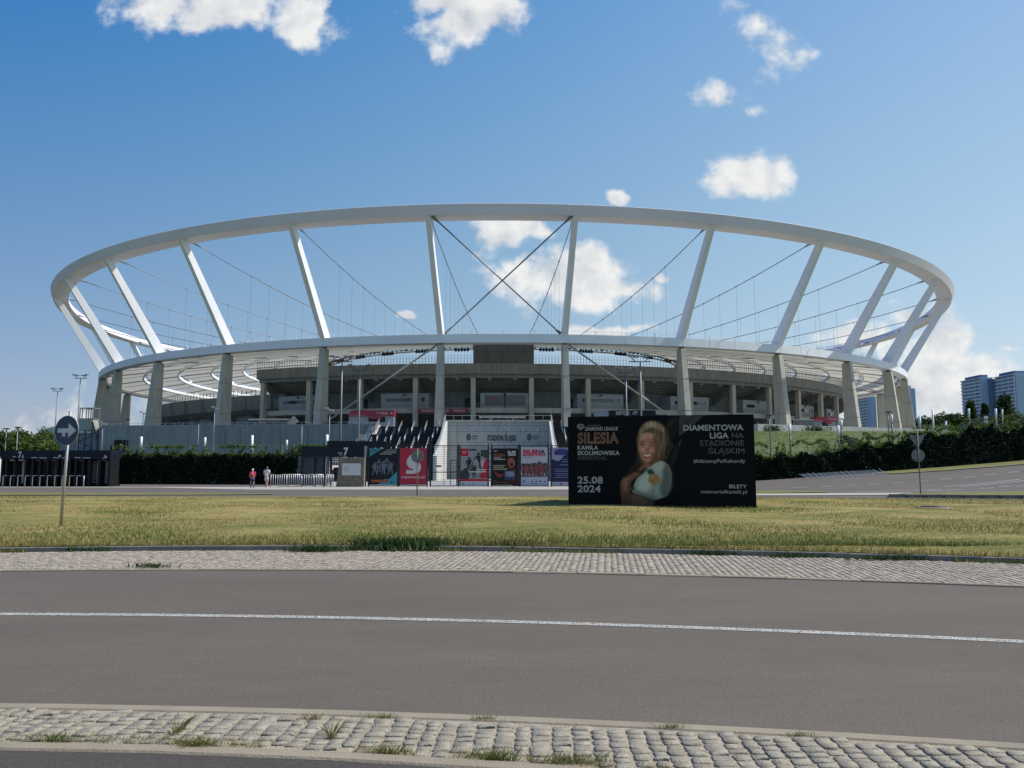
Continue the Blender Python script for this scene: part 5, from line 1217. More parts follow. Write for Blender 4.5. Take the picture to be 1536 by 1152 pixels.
# ================================================================ tower blocks
M_tw = mat('tower_panel', (.60,.64,.70), .8, var=.04, scale=.05); M_tb = mat('tower_blue_side', (.42,.49,.62), .85, var=.04, scale=.04); M_td = mat('tower_dark_recess', (.15,.20,.30), .85); M_win = mat('tower_glazing', (.10,.13,.19), .4, col2=(.24,.27,.33), scale=.4, detail=1)  # blue panel colours, paled to stand in for distance haze
def tower(name, label, x0, x1, y0, y1, h, floors, group=None):
    z0 = -1; t = thing(name, label, 'tower block', ((x0+x1)/2, y0, z0), group); b = MB(); b.box(x0, x1, y0, y1, z0, h); tcore = b.build('tower_core', M_tb, t)
    fh = h/floors; b = MB(); w = MB()
    for k in range(floors):
        z = k*fh; b.box(x0-1.1, x0-.02, y0+.6, y1-.4, z, z+fh*.52)
        w.box(x0-.35, x0-.01, y0+.8, y1-.6, z+fh*.52, z+fh*.98)
        n = 7
        for i in range(n+1): yy_ = y0+.8+(y1-y0-1.6)*i/n; b.box(x0-(1.1 if i % 2 == 0 else .5), x0-.36, yy_-.18, yy_+.18, z+fh*.52, z+fh)
    b.build('balcony_bands', M_tw, t); w.build('window_bands', M_win, tcore)
    b = MB(); b.box(x0-1.2, x1+.1, y0-.1, y1+.1, h, h+.8); b.build('roof_slab', M_tw, t)
    b = MB(); b.box(x0+1, x1-2, y0+3, y1-3, h+.8, h+3.2); b.build('roof_house', M_td, t); return t
tower('tower_block', 'pale high-rise with long balcony rows, nearest the stadium of the right pair', 360.5, 369, 600, 627, 70.5, 26)
tower('tower_block', 'pale high-rise with long balcony rows at the right edge of the picture', 369.2, 392, 573, 597, 70.2, 26)
t = thing('stair_tower_block', 'dark blue windowless stair block joining the two right high-rises', 'tower block', (370, 598, 0)); b = MB(); b.box(365.2, 372.5, 597.2, 606, -1, 69); b.build('shaft', M_td, t); b = MB(); b.box(365, 372.6, 597, 606.2, 69, 69.7); b.build('roof_slab', M_td, t)
tower('tower_block', 'pale high-rise seen between the stadium columns, left of the hidden pair', 318.5, 325, 700, 733, 65, 24)
tower('tower_block', 'bluish high-rise seen between the last two stadium columns', 322.5, 344, 668, 690, 69, 25)
t = thing('info_pylon', 'slim dark advertising pylon with white panels before the right high-rise', 'pylon sign', (at(1478, 200), 200, float(H(at(1478, 200), 200)))); p = P(1478, 621, 200); b = MB(); z_ = float(H(p.x, 200)); b.box(p.x-.75, p.x+.75, 199.8, 200.2, z_, p.z); b.build('pylon_body', M_navy, t)
for y_ in (624, 630.5): b = MB(); q = P(1479, y_, 199.7); b.box(q.x-.5, q.x+.5, 199.72, 199.79, q.z-.75, q.z); b.build('white_panel', M_boothw, t)
# ================================================================ building far left
t = thing('hall', 'low white-roofed hall behind the blue arrow sign', 'building', (at(96, 190), 190, 0)); xa, xb = at(66, 190), at(140, 190)
b = MB(); b.box(xa, xb, 190, 215, 0, P(90, 650, 190).z); b.build('wall', mat('hall_wall', (.22,.27,.31), .8, var=.08, scale=.3), t)
b = MB(); zr = P(90, 650, 190).z; n = 12; vs = []
for y in (189.5, 216):
    for i in range(n+1): u = i/n; vs.append((xa-1+(xb-xa+2)*u, y, zr+1.9*math.sin(PI*(.12+.76*u))))
    for i in range(n+1): u = i/n; vs.append((xa-1+(xb-xa+2)*u, y, zr))
k = n+1; b.add(vs, [(i,i+1,2*k+i+1,2*k+i) for i in range(n)]+[(i,i+1,k+i+1,k+i) for i in range(n)]+[(2*k+i,2*k+i+1,3*k+i+1,3*k+i) for i in range(n)]+[(k+i,k+i+1,3*k+i+1,3*k+i) for i in range(n)]); b.build('roof', mat('hall_roof', (.62,.62,.60), .6), t)
# steel stair tower
t = thing('steel_stair_tower', 'grey steel stair scaffold with an open top cage at the left end of the stadium', 'stair tower', (at(126, 146), 146, 0)); D_ = 146
X = lambda px: at(px, D_); Zp = lambda py: P(768, py, D_).z
b = MB(); b.box(X(117), X(138), D_, D_+2.4, Zp(645.5), Zp(629)); b.build('clad_box', mat('tower_cladding', (.33,.34,.31), .85, var=.15, scale=.8, streak=.3), t)
b = MB()
for x in (X(118.5), X(122), X(135), X(138)):
    for y in (D_+.1, D_+2.3): b.bar((x,y,Zp(629)), (x,y,Zp(612)), .13, .13)
for z in (Zp(612), Zp(628)):
    for y in (D_+.1, D_+2.3): b.bar((X(118),y,z), (X(138.5),y,z), .15, .15)
    for x in (X(118), X(138.5)): b.bar((x,D_,z), (x,D_+2.4,z), .13, .13)
b.build('top_cage', M_cstd, t)
b = MB(); xs_ = (X(118), X(128), X(138), X(147))
for x in xs_:
    for y in (D_+.1, D_+2.3): b.bar((x,y,0), (x,y,Zp(646)), .2, .2)
for k in range(6):
    z = k*1.25+.3; a_, c_ = (xs_[0], xs_[2]) if k % 2 else (xs_[2], xs_[0])
    b.bar((a_,D_+.4,z), (c_,D_+.4,z+1.25), .35, .12); b.bar((a_,D_+.1,z+1), (c_,D_+.1,z+2.2), .06, .06)
b.bar((X(138),D_,Zp(633)), (X(150),D_,Zp(668)), .35, .2); b.bar((X(136),D_,Zp(640)), (X(148),D_,Zp(668)), .08, .08)
b.build('stair_flights', M_rail, t)
b = MB(); b.box(X(117), X(166), D_-4, D_-3.8, 0, 3.2); b.build('lower_fence', M_cstd, t)
# ================================================================ lamps and posts
M_lamp = mat('lamp_pole', (.17,.18,.19), .5, .4, var=.06, scale=2); M_head = mat('lamp_head', (.07,.075,.08), .5)
def tall_lamp(px, top, Y, label, twin=True, dk=False, group='tall double-headed floodlight posts'):
    x = at(px, Y); zb_ = float(H(x, Y)); zt_ = P(px, top, Y).z; t = thing('floodlight_post' , label, 'lamp post', (x, Y, zb_), group)
    b = MB(); b.tube([(x,Y,zb_),(x,Y,(zb_+zt_)/2),(x,Y,zt_-.3)], [.13,.10,.065], 8); b.build('pole', M_lamp, t)
    b = MB(); b.bar((x-1.0,Y,zt_-.35), (x+1.0,Y,zt_-.35), .08, .08)
    for s_ in (-1,1): b.bar((x+s_*.4,Y,zt_-.35), (x+s_*.95,Y,zt_+.12), .07, .07)
    ca_ = b.build('crossarm', M_head, t)
    for s_ in ((-1,1) if twin else (1,)):
        for d in (.45, .95):
            b = MB(); c = Vector((x+s_*d, Y-.12, zt_+.05+.2*(d-.4))); b.hexa([c+Vector((-.27,-.25,-.1)), c+Vector((.27,-.25,-.1)), c+Vector((.27,.25,-.02)), c+Vector((-.27,.25,-.02))], [c+Vector((-.2,-.2,.03)), c+Vector((.2,-.2,.03)), c+Vector((.2,.2,.13)), c+Vector((-.2,.2,.13))]); b.build('lamp_head', M_head, ca_)
tall_lamp(83, 584, 150, 'thin tall floodlight post left of the blue arrow sign'); tall_lamp(116.5, 564, 120, 'tallest floodlight post at the left, beside the steel stair tower')
tall_lamp(511, 537, 73, 'tall floodlight post rising behind the number 7 beam'); tall_lamp(538, 550, 78, 'shorter floodlight post right of the number 7')
tall_lamp(962, 537, 73, 'taller floodlight post behind the billboard'); tall_lamp(940, 554, 78, 'shorter floodlight post behind the billboard')
def small_lamp(px, top, Y, label, head='lamp'):
    x = at(px, Y); zb_ = float(H(x, Y)); zt_ = P(px, top, Y).z; t = thing('street_lamp' if head == 'lamp' else 'camera_post', label, 'lamp post' if head == 'lamp' else 'camera post', (x, Y, zb_), 'small lamp posts inside the fence' if head == 'lamp' else 'camera posts')
    b = MB(); b.tube([(x,Y,zb_),(x,Y,zt_-.1)], [.075,.055], 8); b.build('pole', M_lamp, t)
    b = MB()
    if head == 'lamp': b.bar((x,Y,zt_-.12), (x+.2,Y,zt_-.05), .06, .06); b.box(x-.3, x+.35, Y-.18, Y+.18, zt_-.06, zt_+.07)
    else:
        b.box(x-.5, x-.15, Y-.2, Y+.05, zt_-.1, zt_+.08); b.box(x+.15, x+.5, Y-.2, Y+.05, zt_-.35, zt_-.17); b.bar((x-.4,Y,zt_-.1), (x+.4,Y,zt_-.3), .05, .05)
    b.build('lamp_head' if head == 'lamp' else 'cameras', M_galv if head != 'lamp' else M_head, t)
for px, top, Y, l in ((10,643,95,'leftmost small lamp post, over the turnstiles'),(27,641,95,'second small lamp post over the turnstiles'),(191,629,125,'small lamp post before the service openings in the grey wall'),(249,629,125,'small lamp post before the grey wall, third column'),(298,631,110,'small lamp post before the fourth column'),(453,633,100,'small lamp post left of the slat gate'),
    (1154.5,623,95,'dark lamp post on the bank just right of the billboard'),(1333,618,98,'dark lamp post on the bank before the third last column'),(1504,612,110,'lamp post near the right edge')): small_lamp(px, top, Y, l)
for px, top, Y, l in ((154,633,100,'camera post at the left end of the ivy wall'),(214,618,125,'camera post leaning by the third column'),(321,610,120,'camera post before the fourth column'),(494,612,95,'camera post left of the floodlight post')): small_lamp(px, top, Y, l, 'cam')
M_ltube = mat('light_column_glass', (.82,.83,.82), .8)
def light_col(px, y0_, y1_, Y, label):
    x = at(px, Y); zb_ = float(H(x, Y)); t = thing('light_column', label, 'light column', (x, Y, zb_), 'white-topped light columns'); za, zb2 = P(px, y1_, Y).z, P(px, y0_, Y).z
    b = MB(); b.tube([(x,Y,zb_),(x,Y,za)], .09, 8); b.build('column_shaft', M_rail, t); b = MB(); b.tube([(x,Y,za),(x,Y,zb2)], .14, 10); b.build('light_tube', M_ltube, t)
for px, a_, c_, Y, l in ((213,655,672,98,'light column over the left ivy wall, leftmost'),(308.5,656,670,110,'light column over the ivy wall, below the fourth column'),(379,653,684,90,'tall light column over the ivy wall, above the people'),(491,652,672,84,'light column rising behind the gate beam'),(431,660,670,112,'short distant light column over the right end of the ivy wall'),
    (1184.5,637,652,92,'light column below the first grass bank column'),(1257,638,655,92,'light column left of the shrub on the bank'),(1262,630,643,98,'light column with a long dark shaft left of the shrub'),(1338,622,635,95,'light column beside the dark lamp post'),(1380,624,642,93,'light column over the triangular sign'),(1400,614,660,130,'tall thin grey column right of the stadium'),(1454.5,613,626,105,'light column before the left high-rise'),(1495,613,630,100,'light column before the right high-rise'),(1504.5,614,625,115,'thinner light column beside the poplar'),(1419,632,650,120,'short thin column among the far trees')): light_col(px, a_, c_, Y, l)
# ================================================================ kiosks on the terrace
M_red = mat('kiosk_red', (.30,.022,.045), .6, var=.06, scale=1); M_redw = mat('kiosk_red_letter', (.55,.42,.42), .5); M_kw = mat('kiosk_wall', (.25,.27,.30), .7, var=.05, scale=1)
def star(b, c, r, y):
    b.poly([(c[0]+r*(1 if i % 2 == 0 else .45)*math.sin(PI*i/5), y, c[1]+r*(1 if i % 2 == 0 else .45)*math.cos(PI*i/5)) for i in range(10)])
def kiosk(px0, px1, pyt, pyb, Y, label, words, wx):
    x0, x1 = at(px0, Y), at(px1, Y); zt_ = P(768, pyt, Y).z; zm = P(768, pyb, Y).z; t = thing('kiosk', label, 'kiosk', ((x0+x1)/2, Y, ZT), 'red drink kiosks')
    b = MB(); b.box(x0+.1, x1-.1, Y+.3, Y+3.2, ZT, zm); b.build('kiosk_body', M_kw, t)
    b = MB(); b.hexa([(x0,Y,zm),(x1,Y,zm),(x1,Y+3.4,zm),(x0,Y+3.4,zm)], [(x0+.6,Y,zt_),(x1,Y,zt_),(x1,Y+3.4,zt_),(x0+.6,Y+3.4,zt_)]); rf_ = b.build('red_fascia', M_red, t)
    text(words, (at(wx, Y), Y-.02, zm+(zt_-zm)*.28), (1,0,0), (0,0,1), (x1-at(wx, Y))*.66, (zt_-zm)*.42, M_redw, rf_, .02)
    b = MB(); star(b, (x1-(x1-at(wx, Y))*.14, (zm+zt_)/2), (zt_-zm)*.28, Y-.02); b.build('star_emblem', M_redw, rf_)
    b = MB(); b.box(x0+.3, (x0+at(wx, Y))/2+.5, Y-.015, Y-.005, zm+.15, zm+.21); b.build('white_stripe', M_redw, rf_)
    b = MB(); b.box((x0+x1)/2-.5, x1-1.6, Y+.25, Y+.3, ZT+1.0, zm-.15); b.build('serving_hatch', M_blk, t)
    b = MB(); b.box(x0+(x1-x0)*.48, x0+(x1-x0)*.75, Y-.5, Y-.46, zm-.55, zm-.2); b.build('small_red_sign', M_red, t)
kiosk(521.5, 591, 615.5, 624, 137, 'red-topped kiosk with a beer sign left of the stairs', 'TYSKIE', 564)
kiosk(1221, 1255, 625.3, 632, 160, 'bright red-topped kiosk on the terrace at the right, above the bank', 'TYSKIE', 1241)
t = thing('red_banner', 'long red banner lettered three times across the stand behind the centre-left column', 'banner', (at(664, 151), 151, 12.3)); Y = 151.2; xa, xb = at(627, Y), at(703, Y); zb_, zt_ = P(768, 620, Y).z, P(768, 612.5, Y).z
b = MB(); b.box(xa, xb, Y-.05, Y, zb_, zt_); b.build('cloth', mat('banner_red', (.22,.04,.055), .7), t)
for k in range(3):
    x = at((631.5, 655, 679)[k], Y); text('TYSKIE', (x, Y-.07, zb_+.25), (1,0,0), (0,0,1), 1.75, .46, M_redw, t, .02); b = MB(); star(b, (x+2.1, zb_+.48), .28, Y-.07); b.build('star_emblem', M_redw, t)
t = thing('fast_food_kiosk', 'black-fronted FAST FOOD kiosk showing above the billboard', 'kiosk', (at(940, 137), 137, ZT)); Y = 137.5; x0, x1 = at(893, Y), at(984, Y); b = MB(); b.box(x0, x1, Y+.1, Y+3, ZT, P(768, 616, Y).z); b.build('kiosk_body', M_kw, t)
b = MB(); b.box(at(913.5, Y), x1, Y, Y+.1, P(768, 624.5, Y).z, P(768, 615.6, Y).z); b.build('black_fascia', M_blk, t); text('FAST FOOD', P(924, 622.3, Y-.03), (1,0,0), (0,0,1), 2.35, .60, M_num, t, .03)
b = MB()
for q in ((0,.28,.5,.34),(.1,.05,.8,.16),(.55,.3,1.0,.5),(.3,.5,.7,.58)): p = P(948, 622, Y-.03); b.box(p.x+q[0], p.x+q[2], Y-.035, Y-.03, p.z+q[1], p.z+q[3])
b.build('food_emblem', M_num, t)
t = thing('canopy_bench', 'thin grey horizontal canopy on posts in the middle of the terrace', 'canopy', (at(753, 137), 137, ZT)); Y = 137.5; b = MB(); b.box(at(718.5,Y), at(788,Y), Y, Y+1.5, P(768,626.5,Y).z, P(768,624.3,Y).z); b.build('canopy_top', M_cst, t)
for px in (737, 770): b = MB(); b.box(at(px,Y)-.12, at(px,Y)+.12, Y+.5, Y+.7, ZT, P(768,626.5,Y).z); b.build('post', M_cst, t)
t = thing('canopy_shelter', 'dark glass shelter with a slanting grey roof rail left of the second column', 'shelter', (at(410, 141), 141, ZT)); Y = 141; b = MB(); b.box(at(372,Y), at(432,Y), Y, Y+2, P(768,630,Y).z, P(768,628,Y).z); b.bar((at(432,Y),Y+1,P(768,629,Y).z), (at(440,Y),Y+1,P(768,637,Y).z), .25, 2); b.build('roof', M_cst, t)
for px in (374, 392, 412, 430): b = MB(); b.box(at(px,Y)-.08, at(px,Y)+.08, Y+.1, Y+.3, ZT, P(768,630,Y).z); b.build('post', M_rail, t)
for a_, c_, Y, hh, lab in ((1190,1221,158,2.6,'grey cabin left of the bright red kiosk'),(1045,1104,150,2.4,'dark cabin beside the right-hand stand column above the billboard')):
    t = thing('service_cabin', lab, 'cabin', (at((a_+c_)/2, Y), Y, ZT)); b = MB(); b.box(at(a_,Y), at(c_,Y), Y, Y+3, ZT, ZT+hh); b.build('cabin_body', mat('cabin_grey', (.13,.135,.14), .8, var=.1, scale=.6), t); b = MB(); b.box(at(a_,Y)-.1, at(c_,Y)+.1, Y-.15, Y+3.1, ZT+hh, ZT+hh+.12); b.build('cabin_roof', M_galv, t)
# ================================================================ people
def skin(name, verts, edges, radii, m, parent, sub=2):
    me = bpy.data.meshes.new(name); me.from_pydata(verts, edges, []); me.materials.append(m); o = bpy.data.objects.new(name, me); COL.objects.link(o)
    if parent is not None: o.parent = parent
    md = o.modifiers.new('skin', 'SKIN'); md.use_smooth_shade = True; ly = me.skin_vertices[0].data if me.skin_vertices else None
    if ly is None:
        bpy.context.view_layer.objects.active = o
    ly = me.skin_vertices[0].data
    for i, r in enumerate(radii): ly[i].radius = (r, r) if not isinstance(r, tuple) else r
    ly[0].use_root = True
    s_ = o.modifiers.new('sub', 'SUBSURF'); s_.levels = sub; s_.render_levels = sub
    dg = bpy.context.evaluated_depsgraph_get(); m2 = bpy.data.meshes.new_from_object(o.evaluated_get(dg)); o.modifiers.clear(); o.data = m2; m2.materials.clear(); m2.materials.append(m)
    return o
M_skin = mat('skin', (.42,.25,.17), .6)
def person(label, x, y, h, rz, shirt, shorts, shoes, hair, cap=None, stride=.0, socks=None):
    t = bpy.data.objects.new('person', None); COL.objects.link(t); t.location = (x, y, float(H(x, y))+.05); t.rotation_euler = (0,0,rz); t.scale = (h/1.78,)*3
    tag(t, label, 'person')
    s = stride   # faces +Y at rz = 0
    J = dict(pel=(0,0,.94), wst=(0,.0,1.10), chs=(0,.0,1.32), nk=(0,.01,1.50), hd=(0,.03,1.60), top=(0,.02,1.72),
      lh=(-.10,0,.90), lk=(-.11,.05+s*.6,.50), la=(-.11,-.03+s,.09), lt=(-.12,.14+s,.04), rh=(.10,0,.90), rk=(.11,.05-s*.3,.50), ra=(.11,-.05-s,.09), rt=(.12,.12-s,.04),
      ls=(-.19,0,1.43), le=(-.25,.0-s*.4,1.14), lw=(-.20,.16-s*.3,.98), rs=(.19,0,1.43), re=(.25,.02+s*.4,1.14), rw=(.20,.18+s*.3,.99))
    names_ = list(J); ix = {n: i for i, n in enumerate(names_)}
    ed = [('pel','wst'),('wst','chs'),('chs','nk'),('nk','hd'),('hd','top'),('pel','lh'),('lh','lk'),('lk','la'),('la','lt'),('pel','rh'),('rh','rk'),('rk','ra'),('ra','rt'),('chs','ls'),('ls','le'),('le','lw'),('chs','rs'),('rs','re'),('re','rw')]
    rad = dict(pel=.125, wst=.12, chs=.135, nk=.055, hd=.085, top=.07, lh=.085, lk=.056, la=.038, lt=.035, rh=.085, rk=.056, ra=.038, rt=.035, ls=.06, le=.042, lw=.028, rs=.06, re=.042, rw=.028)
    V = [J[n] for n in names_]; E_ = [(ix[a_], ix[c_]) for a_, c_ in ed]; Rr = [rad[n] for n in names_]
    for sd, wn in ((-1,'lw'),(1,'rw')):       # palm, four fingers and a thumb on each hand
        w_ = Vector(J[wn]); pi_ = len(V); V.append(tuple(w_+Vector((-sd*.01,.055,-.035)))); E_.append((ix[wn], pi_)); Rr.append((.032,.018))
        for k, ln_ in enumerate((.062,.072,.066,.050)):
            off = (k-1.5)*.019; a1 = len(V); V.append(tuple(w_+Vector((-sd*.01+off*.5,.055+ln_*.65,-.045+off*.6)))); V.append(tuple(w_+Vector((-sd*.022+off*.5,.055+ln_*1.05,-.075+off*.6)))); E_ += [(pi_, a1), (a1, a1+1)]; Rr += [.009, .008]
        a1 = len(V); V.append(tuple(w_+Vector((-sd*.04,.045,-.02)))); V.append(tuple(w_+Vector((-sd*.055,.085,-.03)))); E_ += [(pi_, a1), (a1, a1+1)]; Rr += [.011, .009]
    skin('body', V, E_, Rr, M_skin, t)
    g = lambda *n: [J[k] for k in n]
    skin('shirt', [(0,0,.90),(0,0,1.10),(0,.0,1.32),(0,.005,1.455),(-.20,0,1.425),(-.245,-.01-s*.2,1.24),(.20,0,1.425),(.245,.01+s*.2,1.24)], [(0,1),(1,2),(2,3),(2,4),(4,5),(2,6),(6,7)], [.165,.155,.165,.07,.085,.072,.085,.072], shirt, t)
    lk_, rk_ = Vector(J['lk']), Vector(J['rk']); skin('shorts', [(0,0,.97),(0,0,.88),(-.11,0,.84),tuple(Vector((-.11,0,.84)).lerp(lk_, .75)),(.11,0,.84),tuple(Vector((.11,0,.84)).lerp(rk_, .75))], [(0,1),(1,2),(2,3),(1,4),(4,5)], [.145,.14,.11,.095,.11,.095], shorts, t)
    for a_, c_ in (('la','lt'),('ra','rt')):
        p_, q_ = Vector(J[a_]), Vector(J[c_]); skin('shoe', [tuple(p_+Vector((0,-.03,-.035))), tuple(p_.lerp(q_, .5)+Vector((0,0,-.02))), tuple(q_+Vector((0,.04,0)))], [(0,1),(1,2)], [.048,.05,.040], shoes, t)
        if socks: skin('sock', [tuple(p_+Vector((0,0,.02))), tuple(p_+Vector((0,(Vector(J['lk' if a_ == 'la' else 'rk'])-p_).y*.6,.26)))], [(0,1)], [.05,.062], socks, t)
    b = MB(); b.ball((0,.01,1.665), (.095,.115,.115), n=14, k=8); b.build('cap' if cap else 'hair', cap or hair, t)
    b = MB()
    if cap: b.hexa([(-.07,.09,1.665),(.07,.09,1.665),(.05,.20,1.65),(-.05,.20,1.65)], [(-.07,.09,1.68),(.07,.09,1.68),(.05,.20,1.66),(-.05,.20,1.66)]); b.build('cap_peak', cap, t)
    # face: nose, eyes, mouth, ears
    b = MB(); b.ball((0,.118,1.605), (.014,.02,.022), n=6, k=4); b.build('nose', M_skin, t)
    for sd in (-1,1):
        b = MB(); b.ball((sd*.034,.104,1.63), (.013,.008,.008), n=6, k=4); b.build('eye', M_blk, t); b = MB(); b.ball((sd*.088,.03,1.61), (.012,.022,.032), n=6, k=4); b.build('ear', M_skin, t)
    b = MB(); b.ball((0,.108,1.565), (.026,.008,.007), n=6, k=4); b.build('mouth', M_mo, t)
    return t
M_cw = mat('white_cotton', (.62,.62,.60), .9); M_cr = mat('red_cotton', (.40,.03,.07), .9); M_cb = mat('navy_cotton', (.03,.04,.13), .9); M_beige = mat('pale_cotton', (.50,.48,.43), .9); M_hair = mat('brown_hair', (.07,.045,.03), .8)
person('man in a white shirt and pale shorts walking beside the steel barrier', at(402.5, 64.6), 64.6, 1.74, R(-12), M_cw, M_beige, M_cw, M_hair, None, .10)
pc = person('youngster in a red shirt, navy shorts and a white cap in front of the ivy', at(381.5, 63.6), 63.6, 1.56, R(25), M_cr, M_cb, M_cb, M_hair, M_cw, .16, M_cb)
text('9', (-.05,-.172,1.22), (1,0,0), (0,0,1), .10, .16, M_cw, pc, .03, name='shirt_number')
# ================================================================ small ground things
t = thing('manhole_cover', 'round dark manhole on a low concrete collar in the lawn at the right', 'manhole', G(1404, 762.5, .15)); p = G(1404, 762.5, .15)
b = MB(); b.lathe((p.x-.1, p.y, .12), [(.62,0),(.60,.07),(.48,.09)], 22); b.build('concrete_collar', M_kerb, t); b = MB(); b.lathe((p.x-.1, p.y, .215), [(.44,0),(.44,.015),(.2,.022)], 22); b.build('iron_lid', M_blk, t)
t = thing('fallen_fence', 'flat heap of rusty mesh fencing lying at the foot of the ivy wall', 'fence panel', (28.5, 69, .6)); b = MB()
xa, xb = 25.6, 32.5
for i in range(15): x = xa+(xb-xa)*i/14; b.bar((x,68.6,float(H(x,68.6))+.10), (x+.3,70.8,float(H(x,70.8))+.42+.1*math.sin(i)), .025, .025)
for j in range(7):
    u = j/6; b.bar((xa,68.6+2.2*u,float(H(xa,68.6+2.2*u))+.1+.3*u), (xb,68.6+2.2*u,float(H(xb,68.6+2.2*u))+.1+.3*u), .03, .03)
b.build('wire_panel', M_galv, t)
t = thing('lawn_edging_stone', 'dark low edging running along the near side of the right grass island', 'kerb', (30, 43, .1)); b = MB()
for i in range(30): x = 20.9+i*.9; y = float(np.interp(x, [20,27.3,45,80],[44.1,42.3,37.9,30])); b.box(x, x+.9, y, y+.2, -.05, .19+random.uniform(-.01,.01))
b.build('edging', M_kerbd, t)
# ================================================================ grass and weeds
g = np.random.default_rng(11)
def blades(name, P_, hgt_, wid, m, lean=.5, kind='stuff', label=None, cat=None, parent=None, group=None):
    k = len(P_); a_ = g.random(k)*2*PI; h = hgt_*(.5+g.random(k)); d = np.c_[np.cos(a_), np.sin(a_)]; l = lean*h*g.random(k); e_ = np.c_[-d[:,1], d[:,0]]*(wid*(.6+.8*g.random(k)))[:,None]
    V = np.empty((k,4,3)); V[:,0,:2] = P_[:,:2]-e_; V[:,1,:2] = P_[:,:2]+e_; V[:,2,:2] = P_[:,:2]+d*(l*.5)[:,None]+e_*.55; V[:,3,:2] = P_[:,:2]+d*l[:,None]
    V[:,0,2] = V[:,1,2] = P_[:,2]; V[:,2,2] = P_[:,2]+h*.62; V[:,3,2] = P_[:,2]+h
    o = npmesh(name, V.reshape(-1,3), np.arange(4*k).reshape(-1,4), m, parent)
    if kind: tag(o, kind=kind)
    if label: tag(o, label, cat, group)
    return o
M_gd = leafmat('dry_blade', (.22,.18,.062), (.34,.28,.11), .9, .25); M_gg = leafmat('green_blade', (.12,.15,.038), (.21,.215,.065), .8, .3)
def scatter(n, y0f, y1f, pw=2.0, xr=33):
    out = []
    while len(out) < n:
        x = g.uniform(-1, 1)*xr; y = 15+(g.random()**pw)*32
        if abs(x) > y*.70+1: continue
        lo, hi = float(c_kerb(x))+.1, float(np.interp(x, xk, fy))-.1
        if lo < y < hi: out.append((x, y))
    return np.array(out)
q = scatter(105000, None, None); pat = np.sin(q[:,0]*.35+1.3*np.sin(q[:,1]*.4))+np.sin(q[:,1]*.9+q[:,0]*.22)+.8*np.sin(q[:,0]*1.3+q[:,1]*.7)+g.normal(size=len(q))*.7
near = np.clip((24-q[:,1])/8, 0, 1); gm = pat+near*.9 > 1.05
P3 = np.c_[q, np.array([.14*(1-float(sst(((y_-15)/31-.6)/.4)))+.02 for y_ in q[:,1]])]
tag(blades('dry_lawn_grass', P3[~gm], .050, .009, M_gd, 1.1), 'straw-coloured short grass over the lawn', 'grass'); tag(blades('green_lawn_grass', P3[gm], .062, .011, M_gg, 1.0), 'green grass patches across the lawn', 'grass')
q = np.array([(x, float(c_kerb(x))+.10+abs(g.normal())*.10) for x in g.uniform(-13, 13, 5200)]); blades('kerbside_grass', np.c_[q, np.full(len(q), .10)], .10, .008, M_gd, .8)
q = np.array([(x, float(c_kerb(x))-.03-abs(g.normal())*.07) for x in g.uniform(-13, 13, 3000) if math.sin(x*1.7)+math.sin(x*.6+2)+.5*math.sin(x*4.1) > .3]); blades('gutter_weeds', np.c_[q, np.full(len(q), .02)], .07, .009, M_gg, .9)
def clump(x, y, z, w, d_, h, n, label, m=None, wid=.012):
    u = g.normal(size=(n,2))*(w*.42, d_*.35); o = blades('weed_clump', np.c_[x+u[:,0], y+u[:,1], np.full(n, z)], h, wid, m or M_gg, 1.1, None, label, 'weed', group='weed clumps on the road edges')
    return o
M_gw = leafmat('lush_weed', (.030,.062,.022), (.075,.115,.040), 3, .2)
cl = [(610,826,1.15,.22,.17,900,'largest lush green weed clump on the lawn kerb, left of centre'),(770,826,.75,.2,.13,600,'green weed clump on the lawn kerb at the middle of the picture'),(475,829,.6,.16,.10,420,'low green weed clump on the lawn kerb left of the largest'),(110,828,.9,.15,.08,420,'flat weed clump at the left end of the lawn kerb'),(870,826,.7,.15,.10,380,'thin weed clump on the lawn kerb right of the middle'),
  (228,853,.30,.09,.05,160,'small weed tuft on the far cobbles at the left'),(1090,834,.9,.12,.08,260,'weed tuft on the lawn kerb under the billboard end'),(1340,842,1.0,.12,.08,260,'weed tuft on the lawn kerb toward the right'),(1190,838,.6,.12,.07,160,'low weed tuft between the two right kerb tufts')]
for px, py, w, d_, h, n, l in cl: p = G(px, py); clump(p.x, p.y, .03, w, d_*(1.6 if n > 500 else 1), h*(1.1 if n > 500 else 1), n, l, M_gw, .026 if n > 500 else .013)
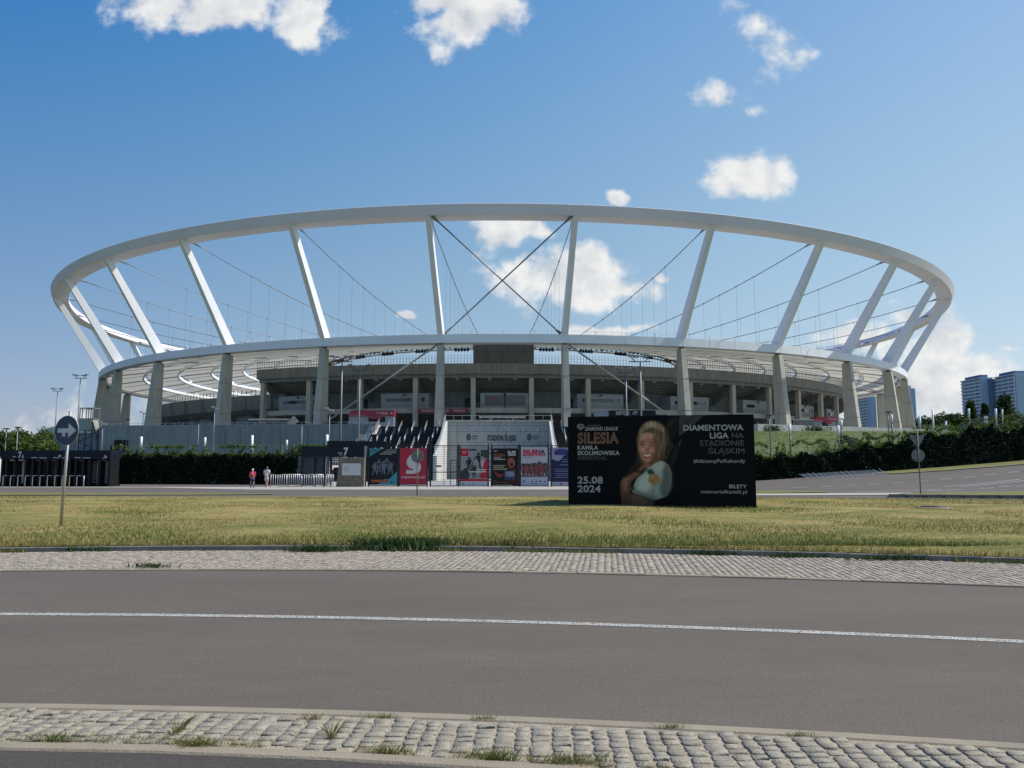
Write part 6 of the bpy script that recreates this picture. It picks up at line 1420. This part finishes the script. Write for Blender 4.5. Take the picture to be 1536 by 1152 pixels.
cn = [(85,1117,.16,.03,.05,90,'grass tuft at the far left of the near cobbles'),(265,1105,.03,.03,.09,26,'tall thin weed standing in the near cobbles at the left'),(297,1127,.13,.03,.06,110,'grass tuft on the parking kerb at the left'),(497,1112,.03,.03,.085,26,'tall thin weed at the middle of the near cobbles'),(580,1136,.14,.03,.05,90,'grass tuft on the parking kerb near the middle'),(745,1146,.12,.03,.06,110,'grass tuft at the bottom edge, centre'),
  (468,1084,.07,.04,.04,60,'straw-coloured tuft in the upper cobbles, centre-left'),(860,1148,.22,.04,.05,140,'spreading grass tuft at the bottom edge right of centre'),(575,1080,.14,.03,.03,70,'low tuft against the near road kerb'),(725,1083,.10,.03,.03,60,'low tuft against the near road kerb, middle'),(1005,1096,.10,.03,.03,60,'low tuft against the near road kerb, right of centre'),(1200,1108,.12,.03,.03,60,'low tuft against the near road kerb, right')]
for px, py, w, d_, h, n, l in cn: p = G(px, py); clump(p.x, p.y, .015, w, d_, h*.85, int(n*1.7), l, M_gg if 'straw' not in l else M_gd, .0012 if 'tall' in l else .0016)
# moss and dry stems in the joints of the near cobbles
q = np.array([(x, y) for x, y in zip(g.uniform(-5, 5, 1500), g.random(1500)) if math.sin(x*5.1)+math.sin(x*2.3+4*y)+y*.4 > .7]); yb = np.array([float(c_apron(a_))+.03+b_*(float(c_near(a_))-float(c_apron(a_))-.2) for a_, b_ in q]); blades('joint_grass', np.c_[q[:,0], yb, np.full(len(q), .008)], .018, .0018, M_gd, 1.2)
for nm, m_, sd_, n_b in (('moss_fringe', M_gd, 1.0, 9000), ('green_fringe', M_gg, 2.4, 6000)):
    xx = g.uniform(-5.2, 5.2, n_b); w_ = np.sin(xx*2.9+sd_)+np.sin(xx*1.1+sd_*2)+.7*np.sin(xx*7.3+sd_); xx = xx[w_ > .35]
    yy2 = np.array([float(c_apron(v)) for v in xx])+.02+np.abs(g.normal(size=len(xx)))*.065; blades(nm, np.c_[xx, yy2, np.full(len(xx), .015)], .020, .0017, m_, 1.2)
# short grass fringe on the bank and the far verges
q = g.uniform(size=(9000,2)); xb_ = 18+q[:,0]*75; yb_ = 76+q[:,1]**1.2*56; ok = (yb_ > np.interp(xb_, [17,31,50,70,100], [72,76,80,86,94])+1); blades('bank_grass', np.c_[xb_, yb_, H(xb_, yb_)-.05][ok], .16, .05, M_lf[1], .7)
